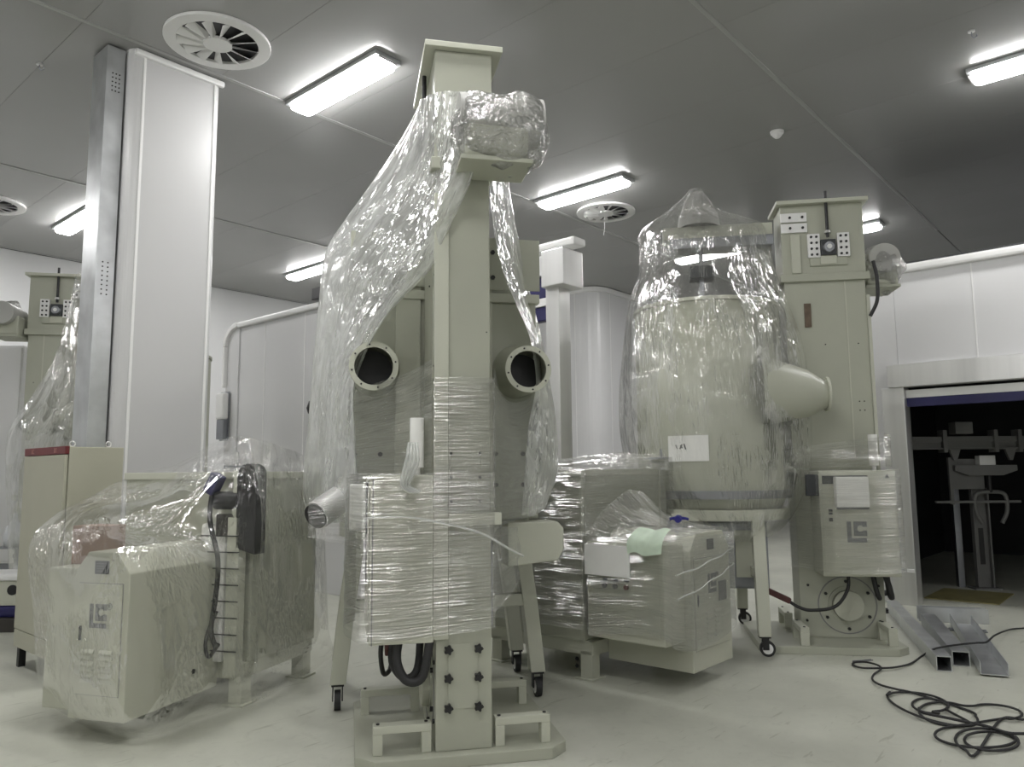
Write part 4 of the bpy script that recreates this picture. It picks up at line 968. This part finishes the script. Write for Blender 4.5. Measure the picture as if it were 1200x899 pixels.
# bag over the drum by the doorway
lv = [(4.20, 0, 1.10, .06, .06), (4.12, 0, 1.11, .12, .12), (3.96, 0, 1.15, .24, .27), (3.80, 0, 1.08, .34, .57), (3.66, 0, 1.06, .44, .60), (3.40, 0, 1.05, .58, .62), (3.10, 0, 1.06, .70, .71), (2.70, 0, 1.03, .79, .80), (2.10, 0, 1.02, .84, .85), (1.60, 0, 1.0, .83, .82), (1.25, 0, .97, .78, .70), (1.02, 0, .93, .70, .50), (.90, 0, .90, .6, .30)]
def bag(M, label, seed, mat='film_bag'):
    rows = []
    for z, cx, cy, rx, ry in lv:
        row = []
        for i in range(49):
            t = 2 * math.pi * i / 48
            f = 1 + .05 * (noise.noise((math.cos(t) * 3, math.sin(t) * 3, z * .35 + seed)) + .7 * noise.noise((math.cos(t) * 7, math.sin(t) * 7, z * .5 + seed + 4)))
            row.append(M @ Vector((cx + rx * math.cos(t) * f, cy + ry * math.sin(t) * f, z)))
        rows.append(row)
    return film_tag(sheet('film_bag', rows, 260, 150, mat, .014, 6, .9, seed), label)
bag(MR, 'tall clear film bag hanging over the drum vessel by the doorway', 14)
# film over the hidden drum behind the pillar
rowsL = [[P_(100, 318, 8.9), P_(88, 322, 8.7), P_(96, 330, 8.5), P_(112, 318, 8.4)],
         [P_(80, 400, 8.9), P_(66, 410, 8.4), P_(85, 420, 8.1), P_(112, 410, 8.1)],
         [P_(55, 460, 8.8), P_(38, 465, 8.3), P_(70, 480, 7.95), P_(112, 470, 7.9)],
         [P_(30, 505, 8.7), P_(10, 510, 8.2), P_(50, 520, 7.9), P_(112, 520, 7.8)],
         [P_(25, 570, 8.7), P_(5, 580, 8.2), P_(40, 590, 7.9), P_(112, 590, 7.8)],
         [P_(30, 660, 8.7), P_(10, 670, 8.3), P_(40, 680, 8.0), P_(112, 680, 7.9)]]
film_tag(sheet('film_cover', rowsL, 110, 130, 'film_bag', .02, 4, 1.2, 15), 'clear film hanging from the elevator head behind the red-topped cabinet')
# wraps on the machine between the drums
rowsM = wrap([(-.4, .99), (-1.20, .98), (-1.215, .6), (-1.215, -.02), (-1.16, -.06), (-.5, -.05), (-.02, -.07), (.13, -.03), (.13, .2)], lambda u: .36, lambda u: 1.56 + .07 * max(0, math.sin((u - .45) * 3.2)), MMM, 8)
film_tag(sheet('stretch_wrap', rowsM, 170, 100, 'film_stretch', .008, 1.5, 9, 16), 'stretch wrap bound round the casing of the low machine with push buttons')
rowsN = local_rows(MMM, [[(-1.22, .98, 1.55), (-.9, .5, 1.60), (-.4, .2, 1.66), (.12, -.04, 1.63)],
         [(-1.22, .4, 1.545), (-1.0, .2, 1.56), (-.5, .05, 1.60), (.13, -.05, 1.58)],
         [(-1.225, .0, 1.50), (-1.1, -.07, 1.52), (-.5, -.09, 1.53), (.13, -.09, 1.50)]])
film_tag(sheet('film_cover', rowsN, 90, 60, 'film_bag', .012, 3, 4, 17), 'film sheet over the flat lid of the low machine with push buttons')
rowsO = local_rows(MMM, [[(-1.235, -.07, 1.05), (-1.05, -.09, 1.20), (-.7, -.12, 1.36), (-.42, -.12, 1.30), (-.30, -.1, 1.15)],
         [(-1.24, -.2, 1.035), (-1.05, -.25, 1.12), (-.7, -.30, 1.20), (-.40, -.28, 1.16), (-.30, -.25, 1.05)],
         [(-1.27, -.5, 1.03), (-1.05, -.55, 1.06), (-.75, -.58, 1.085), (-.42, -.58, 1.09), (-.31, -.55, 1.0)],
         [(-1.26, -.75, 1.02), (-1.05, -.78, 1.05), (-.75, -.79, 1.075), (-.42, -.79, 1.075), (-.32, -.78, .99)]])
film_tag(sheet('film_cover', rowsO, 110, 70, 'film_bag', .012, 7, 2, 18), 'film sheet sloping from the casing down over the push-button cabinet')
rowsQ = wrap([(-1.252, -.1), (-1.255, -.45), (-1.25, -.72), (-1.20, -.765), (-.95, -.79), (-.6, -.80), (-.34, -.79), (-.325, -.70), (-.33, -.2)], lambda u: .34 + .06 * math.sin(u * 9), lambda u: 1.04, MMM, 8)
film_tag(sheet('stretch_wrap', rowsQ, 150, 90, 'film_stretch', .006, 1.5, 10, 19), 'stretch wrap bound round the cabinet with push buttons')
for z0, z1 in ((.80, .92), (.64, .80)):
    ps = [(-1.19, -.785, z0 + .005)]
    ps += [(-1.19 + .84 * k / 8, -.79 - .02 * math.sin(k / 8 * math.pi), z0 + (z1 - z0) * k / 8 + .008 * math.sin(k * 1.9)) for k in range(1, 9)]
    ps += [(-.325, -.76, z1 + .01), (-.32, -.60, z1 + .02)]
    s_ = MB().tube(cr_spline([MMM @ Vector(p) for p in ps], 60), .005, 5)
    film_tag(s_.build('film_strand', 'film_milky'), 'twisted film strand bound round the push-button cabinet, ' + ('upper of two' if z0 > .7 else 'lower of two'))
# wraps on the elevator by the doorway
rowsS = wrap([(-.20, .42), (-.42, .30), (-.53, .22), (-.625, .1), (-.625, -.16), (-.53, -.41), (-.35, -.43), (-.17, -.42)], lambda u: .66, lambda u: 1.50, MR, 7)
film_tag(sheet('stretch_wrap', rowsS, 120, 80, 'film_stretch', .004, 1.2, 10, 20), 'stretch wrap bound round the control cabinet beside the doorway')
rowsT = wrap([(-.30, .46), (-.36, .20), (-.34, -.10), (-.28, -.42), (-.10, -.43)], lambda u: 1.52, lambda u: 1.68 + .14 * u, MR, 6)
film_tag(sheet('stretch_wrap', rowsT, 80, 50, 'film_stretch', .012, 1.2, 9, 21), 'stretch wrap above the control cabinet beside the doorway, round the signal tower')
